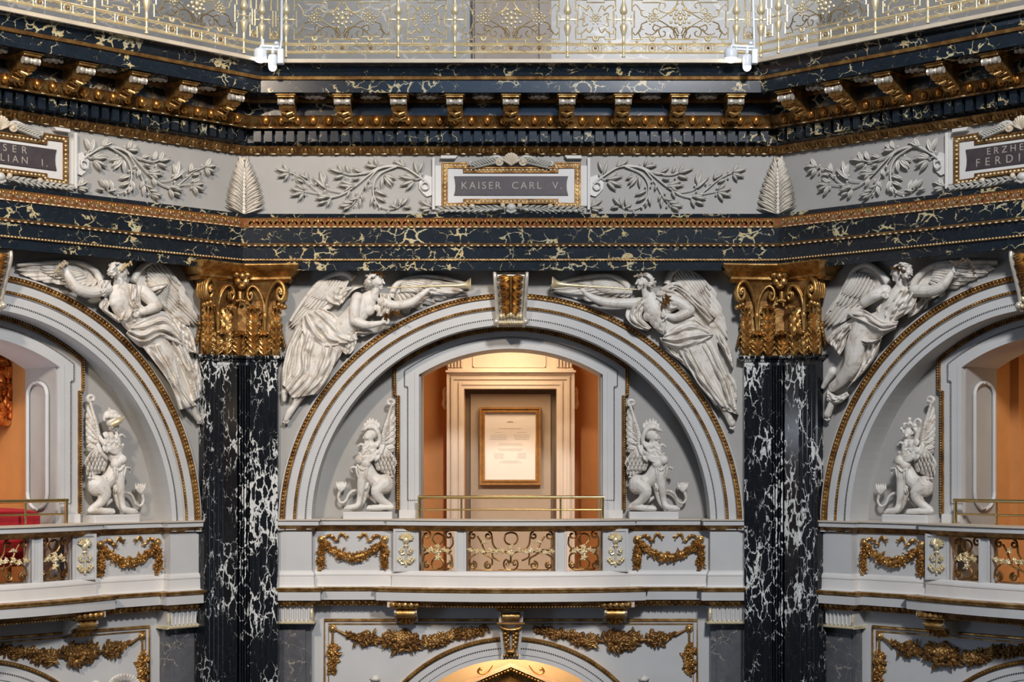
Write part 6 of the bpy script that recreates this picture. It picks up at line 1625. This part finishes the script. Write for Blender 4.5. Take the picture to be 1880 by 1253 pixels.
# seated winged beasts in the tympana
def beast(face, label, x0, y0, mp, kind, dxy=(0, 0)):
    s = Sc(face, -1.0, x0, y0, 5.22, mp)
    t = thing('seated_beast', label, 'sculpture', s.T(400, 1140, .1), face, 'seated winged beasts on the tympanum plinths')
    d = -1; m = M()
    for L in ([(300, 670, .24, 66), (330, 750, .22, 76), (400, 840, .2, 72), (500, 890, .2, 96)], [(505, 870, .22, 88), (430, 950, .28, 66), (465, 1030, .26, 44), (560, 1090, .2, 28)], [(570, 1105, .22, 26), (450, 1108, .26, 30), (355, 1112, .26, 28)],
              [(290, 780, .28, 56), (278, 900, .28, 42), (262, 1030, .26, 30), (235, 1095, .28, 32), (150, 1112, .28, 30)], [(345, 810, .18, 48), (325, 940, .18, 34), (290, 1060, .18, 26), (230, 1112, .2, 28)],
              [(352, 470, .26, 50), (350, 560, .24, 70), (320, 630, .24, 74)]): s.limb(m, L)
    s.ball(m, 262, 650, .34, 48); s.ball(m, 322, 690, .32, 50)
    for k in range(4): s.ball(m, 120+k*26, 1118+2*(k % 2), .30, 13); s.ball(m, 335+k*22, 1120, .30, 12)
    hx, hy = 355+dxy[0], 425+dxy[1]
    s.head(m, hx, hy, .28, 58, d)
    part_f('beast_body', m, MAT['stucco'], t, .012, 2)
    m = M()
    if kind == 'eagle':
        s.ball(m, hx+10, hy-40, .28, 66, 60); s.limb(m, [(hx-50, hy-90, .3, 20), (hx, hy-120, .32, 32), (hx+60, hy-110, .3, 30), (hx+80, hy-60, .28, 24)]); s.ball(m, hx+40, hy-150, .3, 14, 24)
        for k in range(8): s.ball(m, hx-60+k*17, hy-88+6*(k % 2), .38, 15)
    elif kind == 'snake':
        for k in range(22):
            a = k*.9; s.limb(m, [(hx+60*cos(a)*.9, hy-45+45*sin(a), .30+.05*cos(k), 15), (hx+75*cos(a+.4), hy-50+55*sin(a+.4), .34, 15), (hx+62*cos(a+.8), hy-48+48*sin(a+.8), .30, 11)], 6, 2)
        s.limb(m, [(hx+40, hy-70, .34, 16), (hx+70, hy-130, .34, 15), (hx+110, hy-120, .34, 14), (hx+110, hy-70, .34, 12)]); s.limb(m, [(hx+110, hy-70, .32, 20), (hx+70, hy+40, .32, 24), (hx+40, hy+130, .3, 26)]); s.ball(m, hx+5, hy-135, .32, 20)
    else:
        s.ball(m, hx+34, hy-28, .24, 62, 66)
        for (o_, r_) in ((0, 22), (22, 18)): s.limb(m, [(hx-62+o_, hy-62, .30, r_*.8), (hx-15+o_*.5, hy-88-o_*.8, .34, r_), (hx+60, hy-70-o_, .34, r_), (hx+100, hy+10, .32, r_), (hx+90, hy+90, .28, r_)])
        for (a, b) in ((5, -170), (35, -168), (68, -155), (92, -125), (-20, -150), (-45, -120)): s.limb(m, [(hx+a, hy+b+35, .3, 16), (hx+a, hy+b, .3, 10)], 6, 2)
        s.limb(m, [(hx-82, hy-48, .32, 9), (hx-40, hy-66, .38, 13)], 6, 2)
    for k in range(3): s.limb(m, [(hx-95+k*8, hy+165+k*26, .30, 15), (hx-20, hy+200+k*22, .36, 18), (hx+70, hy+160+k*14, .34, 17), (hx+130, hy+90+k*10, .28, 14)])
    s.limb(m, [(hx-110, hy+100, .3, 12), (hx-80, hy+75, .32, 14), (hx-50, hy+95, .32, 12), (hx-70, hy+112, .32, 9)], 6, 3)
    rnd = random.Random(9)
    for k in range(34):                      # mane and scarf folds round the neck
        a, b = rnd.uniform(-60, 95), rnd.uniform(60, 190)
        s.limb(m, [(hx+a, hy+b, .34, 15), (hx+a-12, hy+b+26, .37, 14), (hx+a-30+rnd.uniform(-8, 8), hy+b+50, .34, 8)], 6, 2)
    part_f('headdress', m, MAT['stucco'], t, .012, 1)
    if kind == 'eagle':
        m = M(); s.limb(m, [(hx+10, hy-15, .42, 26), (hx-50, hy-45, .46, 30), (hx-100, hy-80, .44, 12)]); part_f('gilt_beak', m, MAT['goldp'], t, .012, 1, 'gilt beak-like visor')
    m = M()
    s.limb(m, [(420, 1060, .08, 17), (330, 990, .08, 17), (230, 945, .1, 16), (165, 975, .12, 15), (130, 1045, .12, 14), (85, 1062, .12, 13), (56, 1015, .12, 13), (75, 950, .12, 18), (92, 895, .12, 22)])
    for k in range(5): s.limb(m, [(84, 945, .14, 20), (48+k*20, 905, .16, 13), (40+k*22, 860, .13, 6)], 6, 2)
    part_f('tail', m, MAT['stucco'], t, .012, 1)
    m = M()
    s.wing(m, [(440, 640), (480, 500), (500, 370), (540, 230), (575, 110)], [(520, 330), (500, 400), (490, 460), (480, 520), (470, 580)], [(582, 130), (598, 230), (604, 330), (606, 440), (604, 560)], 9, 20, .1, 24)
    s.wing(m, [(440, 640), (450, 620), (470, 600), (490, 580)], [(520, 560), (490, 580), (465, 600), (440, 620), (415, 640)], [(602, 690), (598, 790), (560, 815), (500, 780), (440, 740)], 8, 22, .16, 18)
    for r_ in range(4):
        for k in range(5):
            a, b = 412+k*36+(r_ % 2)*14, 585+r_*36
            feather(m, (a, b), (a+22-k*2, b+62), 20, lambda x, y, o, r_=r_: s.T(x, y, .27-.02*r_+o), 0.0, .03)
    m.tube([s.T(*p) for p in smooth_path([(575, 130, .16), (592, 95, .16), (565, 74, .16), (535, 88, .16), (540, 118, .16), (560, 112, .16)], 4)], .03, 7)
    s.limb(m, [(410, 640, .3, 18), (460, 590, .32, 22), (490, 520, .3, 20)])
    part('wing', m, MAT['stucco'], t, True, angle=50)
    m = M(); s.limb(m, [(240, 700, .38, 9), (290, 750, .38, 12), (340, 700, .36, 10)], 6, 3); s.limb(m, [(235, 720, .36, 12), (180, 730, .3, 14), (190, 770, .28, 8)], 6, 3)
    for k in range(5): s.limb(m, [(230+k*26, 730, .36, 14), (240+k*22, 790, .36, 10), (250+k*20, 830, .33, 5)], 6, 2)
    for k in range(5): s.ball(m, 420+k*38, 812+8*(k % 2), .28, 20, 10)
    for k in range(16):                      # locks of fur on chest and haunch
        a, b = (250+rnd.uniform(0, 90), 700+rnd.uniform(0, 90)) if k < 9 else (300+rnd.uniform(0, 40), 860+rnd.uniform(0, 40))
        s.limb(m, [(a, b, .33 if k < 9 else .26, 13), (a-6, b+24, .35 if k < 9 else .28, 11), (a+4, b+48, .32 if k < 9 else .26, 5)], 6, 2)
    part('saddle_cloth', m, MAT['stucco'], t, True)
beast(FC, 'seated winged beast in a spiked hood on the plinth left of the central opening', 610, 720, None, 'hood')
beast(FC, 'seated winged beast in a spiked hood on the plinth right of the central opening', 1130, 720, lambda a, b: (735-a*1.04, b+4), 'hood')
beast(FL, 'seated winged beast with gilt beaked helmet right of the left opening', 140, 720, lambda a, b: (700-a*1.0, b*1.07-45), 'eagle', (-10, -75))
beast(FR, 'seated winged beast with curly snake-like hair left of the right opening', 1600, 720, lambda a, b: (a+5, b*1.06-30), 'snake', (0, -15))
for f, lst in ((FC, ((632, 722, 'left'), (1153.5, 1243.5, 'right'))), (FL, ((1153.5, 1243.5, 'left'),)), (FR, ((632, 722, 'right'),))):
    for (a, b, nm) in lst:
        m = M(); v = -.9; m.bevbox(U(a, v), U(b, v), -1.06, -.62, Z(957, v)-.02, Z(939.5, v), .01)
        solo('plinth', m, MAT['white'], ('white plinth block under the winged beast at the %s of the central tympanum' % nm) if f is FC else 'white plinth block under the winged beast of the %s bay' % f.name, 'plinth', ((U(a, v)+U(b, v))/2, -1.0, Z(957, v)), f)
# heads of the figures below the balcony
def bust(face, label, x, y, r, seed):
    s = Sc(face, -.92, x-100/4, y-100/4, 4.0)
    t = thing('stone_bust', label, 'sculpture', s.T(100, 190, .1), face)
    m, hm = M(), M(); rnd = random.Random(seed)
    s.ball(m, 100, 130, .22, r*.9, r*1.1); s.limb(m, [(100, 190, .2, 30), (100, 260, .16, 60), (100, 340, .16, 90)]); s.ball(m, 100, 150, .42, 10, 20)
    for sx in (-1, 1): s.ball(m, 100+sx*18, 140, .38, 10, 7); s.ball(m, 100+sx*r*.9, 145, .2, 9, 16)
    part_f('figure_body', m, MAT['stucco'], t, .016, 1)
    s.ball(hm, 100, 112, .2, r*1.05, r*.95)
    for k in range(50):
        a, b = rnd.uniform(0, 2*pi), rnd.uniform(0, 1); s.ball(hm, 100+r*1.0*b*cos(a), 108+r*.85*b*sin(a)*(.5 if sin(a) > 0 else 1), .2+.2*sqrt(1-b*b*.8), 11, 9)
    part_f('hair', hm, MAT['stucco'], t, .014, 1); return t
bust(FC, 'curly white head of a stone figure at the bottom edge, left of the lower arch', 689, 1246, 36, 1)
bust(FC, 'smooth-haired white head of a stone figure at the bottom edge, right of the lower arch', 1182, 1247, 38, 2)
s = Sc(FL, -.92, 0, 1080, 4.947)
t = thing('shell_ornament', 'grey fluted fan of a stone figure at the bottom edge of the left bay', 'sculpture', s.T(1130, 900, .1), FL)
m = M()
for k in range(15):
    a = pi*(k+.5)/15; s.limb(m, [(1130, 890, .1, 10), (1130+90*cos(a), 890-60*sin(a), .2, 12), (1130+140*cos(a), 890-105*sin(a), .22, 13)], 6, 2)
part_f('fan', m, MAT['stucco'], t, .014, 1)
m = M(); s.ball(m, 870, 885, .2, 50, 46); part_f('head', m, MAT['stucco'], t, .016, 1)
# ------------------------------------------------------------------ light and camera
w = bpy.data.worlds.new('hall_light'); S.world = w; w.use_nodes = True
bg = w.node_tree.nodes['Background']; bg.inputs['Color'].default_value = (0.62, 0.76, 1.0, 1); bg.inputs['Strength'].default_value = 0.17
nt = w.node_tree; tc = nt.nodes.new('ShaderNodeTexCoord'); sx_ = nt.nodes.new('ShaderNodeSeparateXYZ'); nt.links.new(tc.outputs['Generated'], sx_.inputs[0])
wr = nt.nodes.new('ShaderNodeValToRGB'); mr_ = nt.nodes.new('ShaderNodeMapRange'); mr_.inputs['From Min'].default_value = -1; nt.links.new(sx_.outputs['Z'], mr_.inputs['Value']); nt.links.new(mr_.outputs[0], wr.inputs['Fac'])
e = wr.color_ramp.elements; e[0].position = 0.30; e[0].color = (0.10, 0.075, 0.055, 1); e[1].position = 0.62; e[1].color = (0.62, 0.76, 1.0, 1)
nt.links.new(wr.outputs['Color'], bg.inputs['Color'])
def area(name, loc, target, size, energy, col, sy=None):
    l = bpy.data.lights.new(name, 'AREA'); l.energy = energy; l.color = col; l.size = size
    if sy: l.shape = 'RECTANGLE'; l.size_y = sy
    o = bpy.data.objects.new(name, l); COL.objects.link(o); o.location = loc
    o.rotation_euler = (Vector(target)-Vector(loc)).to_track_quat('-Z', 'Y').to_euler(); return o
def spot(name, loc, target, energy, col, ang=60, r=0.08, blend=0.5):
    l = bpy.data.lights.new(name, 'SPOT'); l.energy = energy; l.color = col; l.spot_size = radians(ang); l.spot_blend = blend; l.shadow_soft_size = r
    o = bpy.data.objects.new(name, l); COL.objects.link(o); o.location = loc
    o.rotation_euler = (Vector(target)-Vector(loc)).to_track_quat('-Z', 'Y').to_euler(); return o
area('dome_window_light', (5, -24, 15), (0, 0, 0), 2.6, 5600, (0.97, 0.97, 1.0))
spot('sun_patch_light', (-9, -22, 12.5), (-6.5, 0, 0.2), 11000, (1.0, 0.84, 0.68), 34, 0.7, 0.12)
area('opposite_window_light', (1, -38, 15.3), (0, 0, 6.5), 11.0, 300, (0.36, 0.60, 1.0), 2.4)
area('side_window_light', (-13, -10, -3), (6, 0, -2), 1.2, 160, (0.55, 0.72, 1.0), 5.0)
area('corridor_lamp', (0, 2.5, 2.3), (0, 4.0, 0.0), 1.3, 66, (1.0, 0.78, 0.54))
area('lower_room_lamp', (0, 3.0, -3.1), (0, 4.2, -5), 1.0, 110, (1.0, 0.74, 0.44))
def lf(face, u, v, z): X = face.world(u, v, z); return (X.x, X.y, X.z)
area('left_room_daylight', lf(FL, -.9, -2.0, .8), lf(FL, 1.6, -1.4, -.3), 0.8, 30, (0.75, 0.87, 1.0))
area('left_room_lamp', lf(FL, .2, -2.7, 1.2), lf(FL, -.6, -3.2, 0), 0.4, 22, (1.0, 0.75, 0.5))
area('right_room_lamp', lf(FR, .6, -2.3, 1.3), lf(FR, -.6, -3.2, -.6), 0.4, 18, (1.0, 0.78, 0.5))
for k, u in enumerate((-2.6, 2.6)):
    area('gallery_lamp', (u, .2, 10.4), (u, 1.5, 8.2), 1.2, 42, (1.0, 0.93, 0.84))
area('gallery_lamp_left', lf(FL, 2.5, -.2, 10.4), lf(FL, 2.5, -1.5, 8.2), 1.2, 40, (1.0, 0.9, 0.8))
area('gallery_lamp_right', lf(FR, -2.5, -.2, 10.4), lf(FR, -2.5, -1.5, 8.2), 1.2, 30, (1.0, 0.85, 0.7))
cam = bpy.data.cameras.new('camera'); co = bpy.data.objects.new('camera', cam); COL.objects.link(co)
co.location = (0, -D, 0); co.rotation_euler = (pi/2, 0, 0)
cam.sensor_width = 36; cam.lens = 36*F/1880; cam.shift_x = (940-CX)/1880; cam.shift_y = (YH-626.5)/1880; cam.clip_end = 200
S.camera = co
S.view_settings.view_transform = 'Standard'; S.view_settings.look = 'None'; S.view_settings.gamma = 1; S.view_settings.use_curve_mapping = False
S.view_settings.exposure = 0.0
